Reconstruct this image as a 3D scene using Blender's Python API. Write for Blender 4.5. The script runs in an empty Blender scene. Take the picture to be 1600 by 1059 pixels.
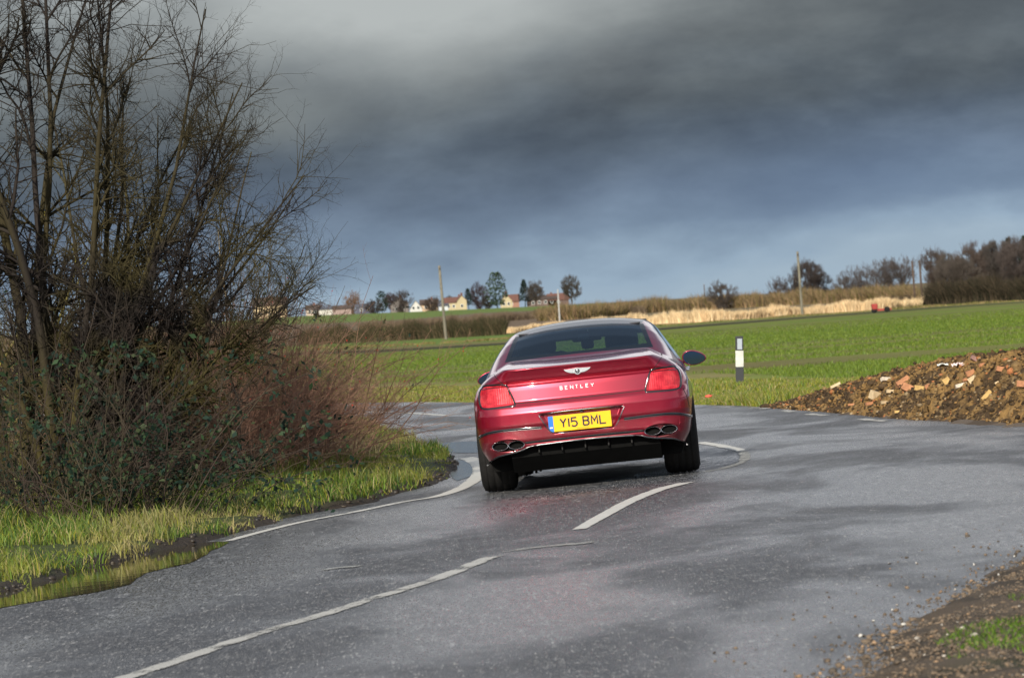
import bpy, bmesh, math, random
import numpy as np
from mathutils import Vector, Matrix
from mathutils.bvhtree import BVHTree
R = math.radians
rng = np.random.default_rng(7)
random.seed(7)
scene = bpy.context.scene
COL = scene.collection

# ---------------------------------------------------------------- camera
FPX = 7270.0                     # focal length in pixels of the 1600-wide photograph
ROLL, PITCH, EYE = R(4.0), R(0.358), 1.62
Fw = Vector((0, math.cos(PITCH), -math.sin(PITCH)))
Rt0 = Vector((1, 0, 0)); Up0 = Rt0.cross(Fw)
Rt = math.cos(ROLL)*Rt0 - math.sin(ROLL)*Up0
Up = math.sin(ROLL)*Rt0 + math.cos(ROLL)*Up0
cam_d = bpy.data.cameras.new('camera'); cam = bpy.data.objects.new('camera', cam_d)
COL.objects.link(cam); scene.camera = cam
M3 = Matrix((Rt, Up, -Fw)).transposed()
cam.matrix_world = Matrix.Translation((0, 0, EYE)) @ M3.to_4x4()
cam_d.sensor_width = 36; cam_d.lens = FPX/1600*36
cam_d.clip_start = 0.5; cam_d.clip_end = 20000
cam_d.dof.use_dof = True; cam_d.dof.focus_distance = 42.5; cam_d.dof.aperture_fstop = 9.0

# ---------------------------------------------------------------- sky and sun
SUN_AZ, SUN_EL = R(197), R(27)   # clockwise from +Y: low winter sun behind the camera, to its left
scene.view_settings.view_transform = 'Standard'; scene.view_settings.look = 'None'
scene.view_settings.exposure = 0.28; scene.view_settings.gamma = 1
sd = bpy.data.lights.new('sun', 'SUN'); sd.energy = 4.6; sd.angle = R(0.6); sd.color = (1, .93, .80)
so = bpy.data.objects.new('sun', sd); COL.objects.link(so)
sdir = Vector((math.sin(SUN_AZ)*math.cos(SUN_EL), math.cos(SUN_AZ)*math.cos(SUN_EL), math.sin(SUN_EL)))
so.rotation_euler = sdir.to_track_quat('Z', 'Y').to_euler()

class NT:
    """small node-tree writer"""
    def __init__(s, nt): s.nt = nt; s.n = nt.nodes; s.l = nt.links
    def node(s, t, **k):
        n = s.n.new(t)
        for a, v in k.items(): setattr(n, a, v)
        return n
    def put(s, sock, v):
        if hasattr(v, 'links') or isinstance(v, bpy.types.NodeSocket): s.l.new(v, sock)
        elif v is not None:
            try: sock.default_value = v
            except Exception: sock.default_value = (*v, 1) if len(v) == 3 else v
    def math(s, op, a, b=None, c=None, clamp=False):
        n = s.node('ShaderNodeMath', operation=op, use_clamp=clamp)
        for i, v in enumerate((a, b, c)):
            if v is not None: s.put(n.inputs[i], v)
        return n.outputs[0]
    def mix(s, f, a, b, bt='MIX'):
        n = s.node('ShaderNodeMix', data_type='RGBA', blend_type=bt)
        s.put(n.inputs[0], f)
        for sock, v in ((n.inputs[6], a), (n.inputs[7], b)):
            s.put(sock, (*v, 1) if isinstance(v, tuple) and len(v) == 3 else v)
        return n.outputs[2]
    def ramp(s, f, stops, interp='LINEAR'):
        n = s.node('ShaderNodeValToRGB'); n.color_ramp.interpolation = interp
        e = n.color_ramp.elements
        while len(e) < len(stops): e.new(.5)
        for el, (p, c) in zip(e, stops):
            el.position = p; el.color = (*c, 1) if isinstance(c, tuple) else (c, c, c, 1)
        s.put(n.inputs[0], f); return n.outputs[0]
    def noise(s, vec, scale, detail=4, rough=.55, dist=0):
        n = s.node('ShaderNodeTexNoise'); s.put(n.inputs['Vector'], vec)
        n.inputs['Scale'].default_value = scale; n.inputs['Detail'].default_value = detail
        n.inputs['Roughness'].default_value = rough; n.inputs['Distortion'].default_value = dist
        return n.outputs[0]
    def smooth(s, v, a, b):
        n = s.node('ShaderNodeMapRange', interpolation_type='SMOOTHSTEP')
        s.put(n.inputs[0], v); n.inputs[1].default_value = a; n.inputs[2].default_value = b
        return n.outputs[0]
    def vscale(s, v, sc):
        n = s.node('ShaderNodeMapping'); s.put(n.inputs[0], v); n.inputs[3].default_value = sc
        return n.outputs[0]

world = bpy.data.worlds.new('World'); scene.world = world; world.use_nodes = True
T = NT(world.node_tree); T.n.clear()
tc = T.node('ShaderNodeTexCoord').outputs['Generated']
sep = T.node('ShaderNodeSeparateXYZ'); T.put(sep.inputs[0], tc)
DX, DY, DZ = sep.outputs
sky = T.node('ShaderNodeTexSky'); sky.sky_type = 'NISHITA'; sky.sun_disc = False
sky.sun_elevation = SUN_EL; sky.sun_rotation = SUN_AZ; sky.air_density = 1; sky.dust_density = 1.5
elev = T.math('ADD', DZ, T.math('MULTIPLY', DX, -0.045))            # the cloud layers lean a little
n1 = T.noise(T.vscale(tc, (9, 9, 36)), 1.0, 5, .5, .15)
n2 = T.noise(T.vscale(tc, (26, 26, 60)), 1.0, 5, .55, .1)
pert = T.math('ADD', T.math('MULTIPLY', T.math('SUBTRACT', n1, .5), .034), T.math('MULTIPLY', T.math('SUBTRACT', n2, .5), .016))
e2 = T.math('MULTIPLY', T.math('ADD', elev, pert), 10.0)            # elevation in tenths of a radian
low = T.ramp(e2, [(0.0, (.28,.36,.43)), (.05, (.24,.32,.40)), (.12, (.15,.205,.275)), (.22, (.105,.142,.195)), (.30, (.084,.112,.150)),
                  (.38, (.074,.096,.122)), (.48, (.080,.098,.113)), (.58, (.105,.122,.130)), (.72, (.17,.19,.195)), (1.0, (.30,.32,.33))])
tex = T.noise(T.vscale(tc, (24, 24, 62)), 1.0, 6, .58, .12)
tex2 = T.noise(T.vscale(tc, (60, 60, 120)), 1.0, 6, .6, .1)
texm = T.math('ADD', T.math('MULTIPLY', tex, .75), T.math('MULTIPLY', tex2, .25))
low = T.mix(T.smooth(DZ, -.005, .045), low, T.mix(1.0, low, T.ramp(texm, [(.34, (.66,.67,.70)), (.50, (1,1,1)), (.66, (1.45,1.42,1.38))]), 'MULTIPLY'))
# a paler opening high up just left of the centre, a darker mass to the right
def blob(dx, dz, sx, sz):
    a = T.math('POWER', T.math('DIVIDE', T.math('SUBTRACT', DX, dx), sx), 2)
    b = T.math('POWER', T.math('DIVIDE', T.math('SUBTRACT', DZ, dz), sz), 2)
    a = T.math('MULTIPLY', T.math('ADD', a, b), -1)
    return T.math('MULTIPLY', T.math('EXPONENT', a), T.smooth(DY, 0, .3))
nn = T.math('MULTIPLY_ADD', n2, 1.2, .35)
low = T.mix(T.math('MULTIPLY', blob(-.020, .068, .050, .015), T.math('MULTIPLY', nn, 1.15), clamp=True), low, (.36,.385,.38))
low = T.mix(T.math('MULTIPLY', T.math('MULTIPLY', blob(-.052, .044, .020, .006), nn), .55, clamp=True), low, (.20,.22,.215))
low = T.mix(T.math('MULTIPLY', T.math('MULTIPLY', blob(.10, .066, .06, .016), nn), .45, clamp=True), low, (.055,.066,.078))
low = T.mix(T.math('MULTIPLY', T.math('MULTIPLY', blob(.08, .022, .05, .010), nn), .45, clamp=True), low, (.13,.19,.29))
n3 = T.noise(T.vscale(tc, (2.2, 2.2, 5)), 1.0, 6, .55, .3)
cloudc = T.ramp(n3, [(.30, (.36,.40,.46)), (.50, (.58,.61,.66)), (.70, (.93,.94,.97))])
skc = T.mix(1.0, sky.outputs[0], (.10,.10,.10), 'MULTIPLY')
blue_part = T.math('MULTIPLY', T.smooth(T.noise(T.vscale(tc, (1.6, 1.6, 3)), 1.0, 4, .5), .47, .62), T.smooth(DY, .35, -.25))
high = T.mix(blue_part, cloudc, skc)
high = T.mix(T.math('MULTIPLY', T.smooth(DZ, .225, .32), T.smooth(DY, -.2, .2)), high, T.mix(n3, (.05,.085,.14), (.16,.21,.28)))
low = T.mix(1.0, low, (1.06,1.06,1.07), 'MULTIPLY')
high = T.mix(T.math('MULTIPLY', T.math('MULTIPLY', T.smooth(DZ, .075, .10), T.smooth(DZ, .26, .20)), T.math('MULTIPLY', T.smooth(DY, 0, .4), .75)), high, (1.0,1.0,1.03))
col = T.mix(T.smooth(DZ, .072, .13), low, high)
bg = T.node('ShaderNodeBackground'); T.put(bg.inputs[0], col); bg.inputs[1].default_value = 1.0
T.l.new(bg.outputs[0], T.node('ShaderNodeOutputWorld').inputs[0])

# ---------------------------------------------------------------- helpers
def tag(o, label=None, cat=None, group=None, kind=None):
    for k, v in (('label', label), ('category', cat), ('group', group), ('kind', kind)):
        if v: o[k] = v
    return o
def empty(name, loc=(0,0,0), rot=(0,0,0)):
    o = bpy.data.objects.new(name, None); COL.objects.link(o); o.location = loc; o.rotation_euler = rot
    o.empty_display_size = .2
    return o
def mesh(name, v, f, mat=None, parent=None, col=None, smooth=True, mats=None, mi=None):
    """v: (n,3), f: list of faces or int array (m,k); col: per-vertex rgb"""
    me = bpy.data.meshes.new(name); v = np.asarray(v, dtype=np.float32)
    if isinstance(f, np.ndarray):
        m, k = f.shape
        me.vertices.add(len(v)); me.vertices.foreach_set('co', v.ravel())
        me.loops.add(m*k); me.loops.foreach_set('vertex_index', f.astype(np.int32).ravel())
        me.polygons.add(m); me.polygons.foreach_set('loop_start', np.arange(0, m*k, k, dtype=np.int32))
        me.update(calc_edges=True)
    else: me.from_pydata([tuple(map(float, p)) for p in v], [], [tuple(int(i) for i in q) for q in f]); me.update()
    if smooth: me.polygons.foreach_set('use_smooth', np.ones(len(me.polygons), dtype=bool))
    if col is not None:
        a = me.color_attributes.new('Col', 'FLOAT_COLOR', 'POINT')
        c = np.ones((len(v), 4), dtype=np.float32); c[:, :3] = col; a.data.foreach_set('color', c.ravel())
    for m_ in (mats or ([mat] if mat else [])): me.materials.append(m_)
    if mi is not None: me.polygons.foreach_set('material_index', np.asarray(mi, dtype=np.int32))
    me.validate()
    o = bpy.data.objects.new(name, me); COL.objects.link(o)
    if parent: o.parent = parent
    return o
def sstep(a, b, x):
    t = np.clip((x-a)/(b-a), 0, 1); return t*t*(3-2*t)
def _hash(i, j, s):
    h = (i*374761393 + j*668265263 + s*982451653) & 0xffffffff
    h = ((h ^ (h >> 13))*1274126177) & 0xffffffff
    return ((h ^ (h >> 16)) & 0xffff)/65535.0
def vnoise(x, y, s=0):
    x = np.asarray(x, float); y = np.asarray(y, float)
    i = np.floor(x).astype(np.int64); j = np.floor(y).astype(np.int64); u = x-i; v = y-j
    u = u*u*(3-2*u); v = v*v*(3-2*v)
    return (_hash(i,j,s)*(1-u)+_hash(i+1,j,s)*u)*(1-v)+(_hash(i,j+1,s)*(1-u)+_hash(i+1,j+1,s)*u)*v
def fbm(x, y, s=0, o=4):
    r = 0; a = .5
    for k in range(o): r = r + a*vnoise(x*2**k, y*2**k, s+k); a *= .5
    return r/(1-.5**o)

# ---------------------------------------------------------------- lie of the land
CA = np.array([-.2, -.044, -.0206, .01, .041, .055, .2]); CZ = np.array([6.0, 4.9, 3.5, 2.1, 1.3, .8, .8])
def H(x, y):
    x = np.asarray(x, float); y = np.asarray(y, float)
    z = .035*np.clip(x, -15, 15)*(1-sstep(60, 110, y))
    z = z + np.interp(y, [90, 400, 600], [0, -1.15, -1.45])
    crest = np.interp(x/np.maximum(y, 1), CA, CZ)
    z = z + sstep(600, 1850, y)*(crest+1.45)
    return z - sstep(2000, 6000, y)*40
def ray(px, py):
    d = Fw*FPX + Rt*(px-800) + Up*(529.5-py); return d.normalized()
def gp(px, py):
    """point of the ground seen at a pixel of the photograph"""
    d = ray(px, py); t0 = 8; e = EYE
    ts = np.geomspace(8, 3000, 3000)
    g = e + d.z*ts - H(d.x*ts, d.y*ts)
    k = np.argmax(g < 0)
    if g[k] >= 0: k = len(ts)-1
    t = ts[k-1] + (ts[k]-ts[k-1])*g[k-1]/(g[k-1]-g[k]+1e-9)
    return np.array([d.x*t, d.y*t])
def at_dist(px, D):
    """ground point in the direction of photo column px (near the horizon line) at distance D"""
    py = 484 - math.tan(ROLL)*(px-800); d = ray(px, py)
    x = d.x/d.y*D; return np.array([x, D, float(H(x, D))])
def polyline(pts, n=200):
    P = np.array([gp(*p) for p in pts]); s = np.r_[0, np.cumsum(np.hypot(*np.diff(P, axis=0).T))]
    # Catmull-Rom through the ground points
    out = []
    Q = np.vstack([2*P[0]-P[1], P, 2*P[-1]-P[-2]])
    for i in range(len(P)-1):
        p0, p1, p2, p3 = Q[i:i+4]
        for t in np.linspace(0, 1, max(2, int(n/(len(P)-1))), endpoint=False):
            out.append(.5*((2*p1)+(-p0+p2)*t+(2*p0-5*p1+4*p2-p3)*t*t+(-p0+3*p1-3*p2+p3)*t**3))
    out.append(P[-1]); return np.array(out)
def seg_dist(px, py, poly, closed=False):
    """distance of many points to a polyline"""
    best = np.full(np.shape(px), 1e9)
    a = poly; b = np.roll(poly, -1, axis=0)
    if not closed: a, b = poly[:-1], poly[1:]
    for (ax, ay), (bx, by) in zip(a, b):
        dx, dy = bx-ax, by-ay; L = dx*dx+dy*dy+1e-12
        t = np.clip(((px-ax)*dx+(py-ay)*dy)/L, 0, 1)
        best = np.minimum(best, np.hypot(px-ax-t*dx, py-ay-t*dy))
    return best
def inside(px, py, poly):
    r = np.zeros(np.shape(px), bool); x0, y0 = poly[-1]
    for x1, y1 in poly:
        c = ((y1 > py) != (y0 > py)) & (px < (x0-x1)*(py-y1)/((y0-y1)+1e-12)+x1); r ^= c; x0, y0 = x1, y1
    return r
def sdf(px, py, poly): return seg_dist(px, py, poly, True)*np.where(inside(px, py, poly), 1, -1)

def mat(name):
    m = bpy.data.materials.new(name); m.use_nodes = True; t = NT(m.node_tree)
    b = m.node_tree.nodes['Principled BSDF']; return m, t, b
def plain(name, c, rough=.6, metal=0, spec=.5, coat=0, var=.0, vs=8, bump=0, bs=60):
    m, t, b = mat(name); b.inputs['Roughness'].default_value = rough; b.inputs['Metallic'].default_value = metal
    b.inputs['Specular IOR Level'].default_value = spec; b.inputs['Coat Weight'].default_value = coat
    b.inputs['Coat Roughness'].default_value = .05
    o = t.node('ShaderNodeTexCoord').outputs['Object']
    n = t.noise(o, vs, 5, .6)
    k = t.ramp(n, [(.3, tuple(max(0, x*(1-var)) for x in c)), (.7, tuple(min(1, x*(1+var)) for x in c))])
    t.put(b.inputs['Base Color'], k)
    if bump:
        bn = t.node('ShaderNodeBump'); bn.inputs['Strength'].default_value = bump; bn.inputs['Distance'].default_value = .01
        t.put(bn.inputs['Height'], t.noise(o, bs, 4, .6)); t.l.new(bn.outputs[0], b.inputs['Normal'])
    return m
def vcol(name, rough=.85, spec=.2, trans=0, noise=.25, ns=30, bump=0, bs=40, bd=.02):
    """material whose albedo is the mesh's own vertex colour, broken up by noise"""
    m, t, b = mat(name); b.inputs['Roughness'].default_value = rough; b.inputs['Specular IOR Level'].default_value = spec
    a = t.node('ShaderNodeVertexColor', layer_name='Col').outputs[0]
    o = t.node('ShaderNodeTexCoord').outputs['Object']; n = t.noise(o, ns, 4, .65)
    k = t.math('MULTIPLY_ADD', n, 2*noise, 1-noise)
    c = t.mix(1.0, a, t.ramp(k, [(0, 0.0), (1, 1.0)]), 'MULTIPLY'); t.put(b.inputs['Base Color'], c)
    if bump:
        bn = t.node('ShaderNodeBump'); bn.inputs['Strength'].default_value = bump; bn.inputs['Distance'].default_value = bd
        t.put(bn.inputs['Height'], t.noise(o, bs, 5, .65)); t.l.new(bn.outputs[0], b.inputs['Normal'])
    if trans:
        tr = t.node('ShaderNodeBsdfTranslucent'); t.put(tr.inputs[0], c); ms = t.node('ShaderNodeMixShader')
        ms.inputs[0].default_value = trans; t.l.new(b.outputs[0], ms.inputs[1]); t.l.new(tr.outputs[0], ms.inputs[2])
        t.l.new(ms.outputs[0], m.node_tree.nodes['Material Output'].inputs[0])
    return m
# ================================================================ SETTING
# ---- boundary lines, each one a line on the ground
FAR_EDGE = [(380,634),(480,631),(600,629),(750,629),(950,631),(1100,633),(1180,635),(1300,645),(1450,656),(1600,664),(1750,672)]
def az_line(pts):
    P = np.array([gp(*p) for p in pts]); return P[:,0]/P[:,1], P[:,1]
def dist_at(line, a): return np.interp(a, line[0], line[1])
L_road = az_line([(-400,645)]+FAR_EDGE+[(2100,690)])
L_rough = az_line([(-400,622),(480,602),(750,597),(1100,583),(1250,590),(1600,606),(2100,620)])
L_ditch = az_line([(-400,600),(300,566),(480,553),(600,549),(780,538),(1050,513),(1250,497),(1450,482),(1600,472),(2100,440)])
L_tan = az_line([(-400,590),(300,560),(480,547),(600,543),(780,533),(1050,509),(1250,494.5),(1450,480),(1600,470.5),(2100,439)])
L_hedge = az_line([(-400,580),(300,552),(480,539),(600,534),(700,528),(780,523),(1020,508),(1100,504),(1250,493),(1400,483),(1450,475),(1600,468),(2100,437)])
L_green = az_line([(-400,540),(480,506),(640,499),(750,489),(870,484),(960,477),(1200,461),(2100,400)])

# ---- terrain: one sheet from under the camera to beyond the horizon
na, nd = 420, 620
aa = np.concatenate([np.linspace(-1.2, -.14, 30), np.linspace(-.135, .135, na-60), np.linspace(.14, 1.2, 30)])
dd = np.concatenate([[-30, 0], np.geomspace(5, 60, 60), np.geomspace(61, 2300, nd-80), np.geomspace(2400, 9000, 18)])
A_, D_ = np.meshgrid(aa, dd); X_ = A_*np.maximum(D_, 5) ; Y_ = D_
X_ = np.where(D_ < 5, A_*40, X_); Z_ = H(X_, Y_)
a = A_.ravel(); d = D_.ravel(); x = X_.ravel(); y = Y_.ravel()
dr, dg, dk, dt, dh, dgr = [dist_at(L, a) for L in (L_road, L_rough, L_ditch, L_tan, L_hedge, L_green)]
def band(d0, w): return 1/(1+np.exp(-np.clip((d-d0)/w, -40, 40)))
def mixc(c, k, c2): return c*(1-k[:,None]) + np.array(c2)*k[:,None]
n_lo = fbm(x/14, y/35, 3); n_hi = fbm(x/2.2, y/5, 9); n_st = fbm(x/60, y/9, 21)
SOIL = (.13,.085,.05)
c = np.tile((.17,.20,.045), (len(x), 1))
c = mixc(c, sstep(.45,.7,n_hi), (.24,.19,.09))
crop = mixc(np.tile((.115,.175,.022), (len(x),1)), sstep(.40,.75,n_lo), (.15,.19,.03))
crop = mixc(crop, .7*sstep(.48,.62,n_st), (.16,.15,.05)); crop = mixc(crop, .5*sstep(.55,.66,fbm(x/40, y/4, 88)), (.09,.10,.03))                      # thin patches where soil shows
edge_soil = np.exp(-((d-dg-np.interp(a,[-.05,.03,.06,.1],[14,12,20,25]))/(9+8*n_lo))**2)
crop = mixc(crop, .45*edge_soil*sstep(.3,.6,n_hi+.25*n_lo), SOIL)
k = band(dg, 2.0); c = c*(1-k[:,None]) + crop*k[:,None]
c = mixc(c, band(dk-1.5, 1.0), (.035,.035,.018))
c = mixc(c, band(dk+(dt-dk)*.45, 3), (.15,.14,.05))
c = mixc(c, band(dt, 4), (.11,.17,.03))
c = mixc(c, band(dh+3, 3)*sstep(.3,.6,n_hi+.2), (.12,.10,.05))
c = mixc(c, band(dh+60, 15), (.15,.11,.075))
c = mixc(c, band(dgr, 10), (.12,.17,.04))
c = mixc(c, (a > .02)*band(dh+60, 15), (.16,.13,.075))
c *= (.85+.3*fbm(x/.8, y/1.5, 33))[:,None]
Zr = Z_.ravel().copy()
Zr -= .5*np.exp(-((d-dk+2)/5)**2)*(d > 150)                                       # the ditch is a real hollow
idx = np.arange(len(dd)*len(aa)).reshape(len(dd), len(aa))
F = np.stack([idx[:-1,:-1], idx[:-1,1:], idx[1:,1:], idx[1:,:-1]], -1).reshape(-1, 4)
Zr = np.where(d < dr-.4, Zr-.05, Zr)                                                # drops under the road bed
m_ground = vcol('field_ground', .9, .15, noise=.35, ns=1.3, bump=.6, bs=9, bd=.05)
tag(mesh('ground', np.c_[x, y, Zr], F, m_ground, col=c), 'green arable field and brown fields rising to the far village', kind='structure')

# ---- wet asphalt
def asphalt_mat():
    m, t, b = mat('wet_asphalt'); g = t.node('ShaderNodeNewGeometry').outputs['Position']
    fine = t.noise(t.vscale(g, (1,.10,1)), 85, 5, .75); mid = t.math('ADD', t.math('MULTIPLY', t.noise(t.vscale(g, (1,.12,1)), 26, 5, .75), .6), t.math('MULTIPLY', t.noise(g, 8, 5, .75), .4))
    big = t.noise(t.vscale(g, (.55,.22,1)), 1.0, 6, .6, .5)
    vor = t.node('ShaderNodeTexVoronoi'); vor.inputs['Scale'].default_value = 60; t.put(vor.inputs['Vector'], g)
    chips = t.smooth(vor.outputs['Color'], .72, .95)
    grain = t.math('ADD', t.math('MULTIPLY', fine, .6), t.math('MULTIPLY', mid, .4))
    base = t.ramp(grain, [(.38, (.011,.011,.013)), (.47, (.052,.054,.060)), (.54, (.125,.130,.140)), (.605, (.50,.50,.50))])
    base = t.mix(t.math('MULTIPLY', chips, .55), base, (.21,.195,.175))
    base = t.mix(t.smooth(big, .42, .60), base, t.mix(1, base, (.78,.765,.75), 'MULTIPLY'))
    spot = t.node('ShaderNodeTexVoronoi'); spot.inputs['Scale'].default_value = 2.6; t.put(spot.inputs['Vector'], g)
    base = t.mix(t.math('LESS_THAN', spot.outputs['Distance'], .035), base, (.55,.50,.42))     # loose pale grit
    t.put(b.inputs['Base Color'], base)
    wet = t.smooth(t.math('ADD', big, t.math('MULTIPLY', t.math('SUBTRACT', mid, .5), .5)), .60, .40)
    t.put(b.inputs['Roughness'], t.math('MULTIPLY_ADD', wet, -.27, t.math('MULTIPLY_ADD', t.math('SUBTRACT', fine, .5), 1.2, .56)))
    b.inputs['Specular IOR Level'].default_value = .5
    h = t.math('ADD', fine, t.math('MULTIPLY', mid, 1.2))
    bn = t.node('ShaderNodeBump'); bn.inputs['Distance'].default_value = .010; bn.inputs['Strength'].default_value = .8
    t.put(bn.inputs['Height'], h); t.l.new(bn.outputs[0], b.inputs['Normal'])
    return m, t, b
M_asph, _, _ = asphalt_mat()
far = polyline(FAR_EDGE, 160); far = far[np.argsort(far[:,0])]
xs = np.linspace(-16, 22, 230); yf = np.interp(xs, far[:,0], far[:,1], left=np.nan)
yl = far[0,1] + (xs-far[0,0])*(far[0,1]-far[12,1])/(far[0,0]-far[12,0])
yf = np.where(np.isnan(yf), yl, yf) + .12*(fbm(xs*2.2, xs*0, 5)-.5)
ts = np.linspace(0, 1, 160)**.8
GX, GT = np.meshgrid(xs, ts); GY = 6 + (yf[None,:]-6)*GT; GX2 = GX
idx = np.arange(GX.size).reshape(GX.shape)
F = np.stack([idx[:-1,:-1], idx[:-1,1:], idx[1:,1:], idx[1:,:-1]], -1).reshape(-1, 4)
tag(mesh('road', np.c_[GX2.ravel(), GY.ravel(), (H(GX2, GY)+.004).ravel()], F, M_asph), 'damp grey country road sweeping left round a bend', kind='structure')

# ---- painted lines (thin sheets, worn through in places)
def paint_mat(name, wear, c=(.72,.72,.68)):
    m, t, b = mat(name); g = t.node('ShaderNodeNewGeometry').outputs['Position']
    b.inputs['Roughness'].default_value = .55
    t.put(b.inputs['Base Color'], t.mix(t.noise(g, 12, 4), tuple(x*.72 for x in c), c))
    w = t.math('ADD', t.noise(g, 38, 4, .75), t.math('MULTIPLY', t.math('SUBTRACT', t.noise(g, 2.5, 4), .5), .9))
    edge = t.node('ShaderNodeVertexColor', layer_name='Col').outputs[0]
    w = t.math('MULTIPLY_ADD', edge, .22, w)
    al = t.smooth(w, wear+.12, wear+.20); t.put(b.inputs['Alpha'], al)
    bn = t.node('ShaderNodeBump'); bn.inputs['Distance'].default_value = .004; bn.inputs['Strength'].default_value = .5
    t.put(bn.inputs['Height'], t.noise(g, 95, 3, .7)); t.l.new(bn.outputs[0], b.inputs['Normal'])
    return m
def line_mark(name, pts, w, m, label, n=80, lift=.009, group=None, w1=None):
    P = polyline(pts, n); tn = np.gradient(P, axis=0); tn /= np.hypot(*tn.T)[:,None]; nr = np.c_[-tn[:,1], tn[:,0]]
    ww = np.linspace(w, w1 or w, len(P))*(1+.10*(fbm(np.arange(len(P))*.7, np.zeros(len(P)), 4)-.5))
    V = []; C = []
    for s, k in ((-.5,0),(-.3,1),(.3,1),(.5,0)):
        q = P+nr*(s*ww)[:,None]; V.append(np.c_[q, H(q[:,0], q[:,1])+lift]); C.append(np.full((len(P),3), k))
    L = len(P); F = []
    for j in range(3): F += [(j*L+i, j*L+i+1, (j+1)*L+i+1, (j+1)*L+i) for i in range(L-1)]
    return tag(mesh(name, np.vstack(V), F, m, col=np.vstack(C)), label, kind='structure', group=group)
mk_solid = paint_mat('paint_good', .30, (.62,.61,.57)); mk_worn = paint_mat('paint_worn', .47, (.50,.49,.46)); mk_ghost = paint_mat('paint_ghost', .53, (.36,.36,.34))
line_mark('road_marking', [(120,1083),(200,1059),(300,1026),(400,992),(500,963),(590,934),(680,906),(765,872)], .15, mk_worn, 'worn white centre line running from the lower left')
line_mark('road_marking', [(765,872),(800,862),(860,854),(925,849)], .22, mk_ghost, 'faded end of the centre line behind the car')
line_mark('road_marking', [(905,828),(940,808),(985,784),(1030,766),(1072,755)], .11, mk_solid, 'curved white dash on the road behind the right rear wheel', w1=.17)
line_mark('road_marking', [(357,846),(400,834),(460,819),(510,809),(558,800),(630,785),(680,777),(715,766),(738,753),(751,738),(748,726),(738,719),(727,716)], .10, mk_solid, 'white edge line curling round the puddle at the verge tip', w1=.19)
line_mark('road_marking', [(651,694),(668,697),(690,703)], .12, mk_solid, 'short white line behind the tip of the grass verge')
line_mark('road_marking', [(1093,692),(1125,697),(1160,705)], .12, mk_solid, 'white line just right of the car')
line_mark('road_marking', [(1160,705),(1163,718),(1140,730),(1100,738)], .14, mk_ghost, 'faded curl of paint right of the car')
line_mark('road_marking', [(500,646),(570,644),(640,646),(697,649.5)], .12, mk_solid, 'white dash on the far side of the bend')
for p in ([(1118,636),(1142,636.5)],[(1172,637.5),(1200,639)],[(1222,642),(1240,644)],[(1262,647.5),(1290,650)],[(1345,655.5),(1385,659)]):
    line_mark('road_marking', p, .13, mk_worn, 'short pale dash along the far road edge by the soil heap', 12, group='edge dashes by the soil heap')
line_mark('road_marking', [(560,886),(530,888),(500,893)], .16, mk_ghost, 'small pale smear of paint on the road left of the centre line', 12)

# ---- left grass verge
VE = polyline([(-260,985),(-120,953),(0,930),(60,915),(130,893),(200,876),(260,860),(340,843),(400,827),(460,809),(511,798),(587,785),(630,771),(680,758),(705,746),(714,735),(712,718),(700,708),(680,704),(655,694),(620,680),(585,668),(540,658)], 240)
VP = np.vstack([VE, [[VE[-1,0]-3, VE[-1,1]+2.5], [-14, VE[-1,1]+1], [-26, 60], [-26, 12], [VE[0,0]-6, VE[0,1]-2]]])
x0, x1, y0, y1 = -15, VP[:,0].max()+.3, 18, VP[:,1].max()+.5
gx = np.arange(x0, x1, .07); gy = np.arange(y0, y1, .09); GX, GY = np.meshgrid(gx, gy)
S = sdf(GX, GY, VP)
def verge_z(x, y, s):
    nz = fbm(x*1.5, y*1.5, 40)
    return H(x, y) - .03 + .10*sstep(-.05, .18, s + .25*(nz-.5)) + .09*sstep(.1, 1.6, s) + .10*(nz-.5)*sstep(0,.4,s) + .05*(fbm(x*7, y*7, 12)-.5)*sstep(-.1,.1,s)
GZ = verge_z(GX, GY, S)
idx = np.arange(GX.size).reshape(GX.shape); keep = S > -.12
F = np.stack([idx[:-1,:-1], idx[:-1,1:], idx[1:,1:], idx[1:,:-1]], -1).reshape(-1, 4)
F = F[keep.ravel()[F].all(1)]; used = np.unique(F); remap = np.zeros(GX.size, int); remap[used] = np.arange(len(used))
s = S.ravel()[used]; vx = GX.ravel()[used]; vy = GY.ravel()[used]
mud = 1-sstep(.10, .28, s+.35*(fbm(vx*2, vy*2, 8)-.5))
c = np.tile((.05,.065,.018), (len(used),1)); c = c*(1-mud[:,None]) + np.array((.035,.026,.019))*mud[:,None]
m_verge = vcol('verge_soil', .7, .4, noise=.4, ns=14, bump=.9, bs=22, bd=.04)
tag(mesh('verge', np.c_[vx, vy, GZ.ravel()[used]], remap[F], m_verge, col=c), 'muddy edged grass verge inside the bend', kind='structure')

def stones(name, px, py, pz, r, cols, m):
    """many small irregular stones in one mesh"""
    ico = bmesh.new(); bmesh.ops.create_icosphere(ico, subdivisions=1, radius=1); V0 = np.array([v.co[:] for v in ico.verts]); F0 = np.array([[v.index for v in f.verts] for f in ico.faces]); ico.free()
    n = len(px); V = V0[None]*rng.uniform(.65,1.3,(n,len(V0),1))*r[:,None,None]*rng.uniform(.6,1.3,(n,1,3)); V[:,:,2] *= .7
    V += np.stack([px,py,pz],-1)[:,None,:]; F = (F0[None]+(np.arange(n)*len(V0))[:,None,None]).reshape(-1,3)
    return mesh(name, V.reshape(-1,3), F, m, col=np.repeat(cols,len(V0),0), smooth=False)
m_stone_mud = vcol('mud', .5, .5, noise=.3, ns=30)
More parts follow.
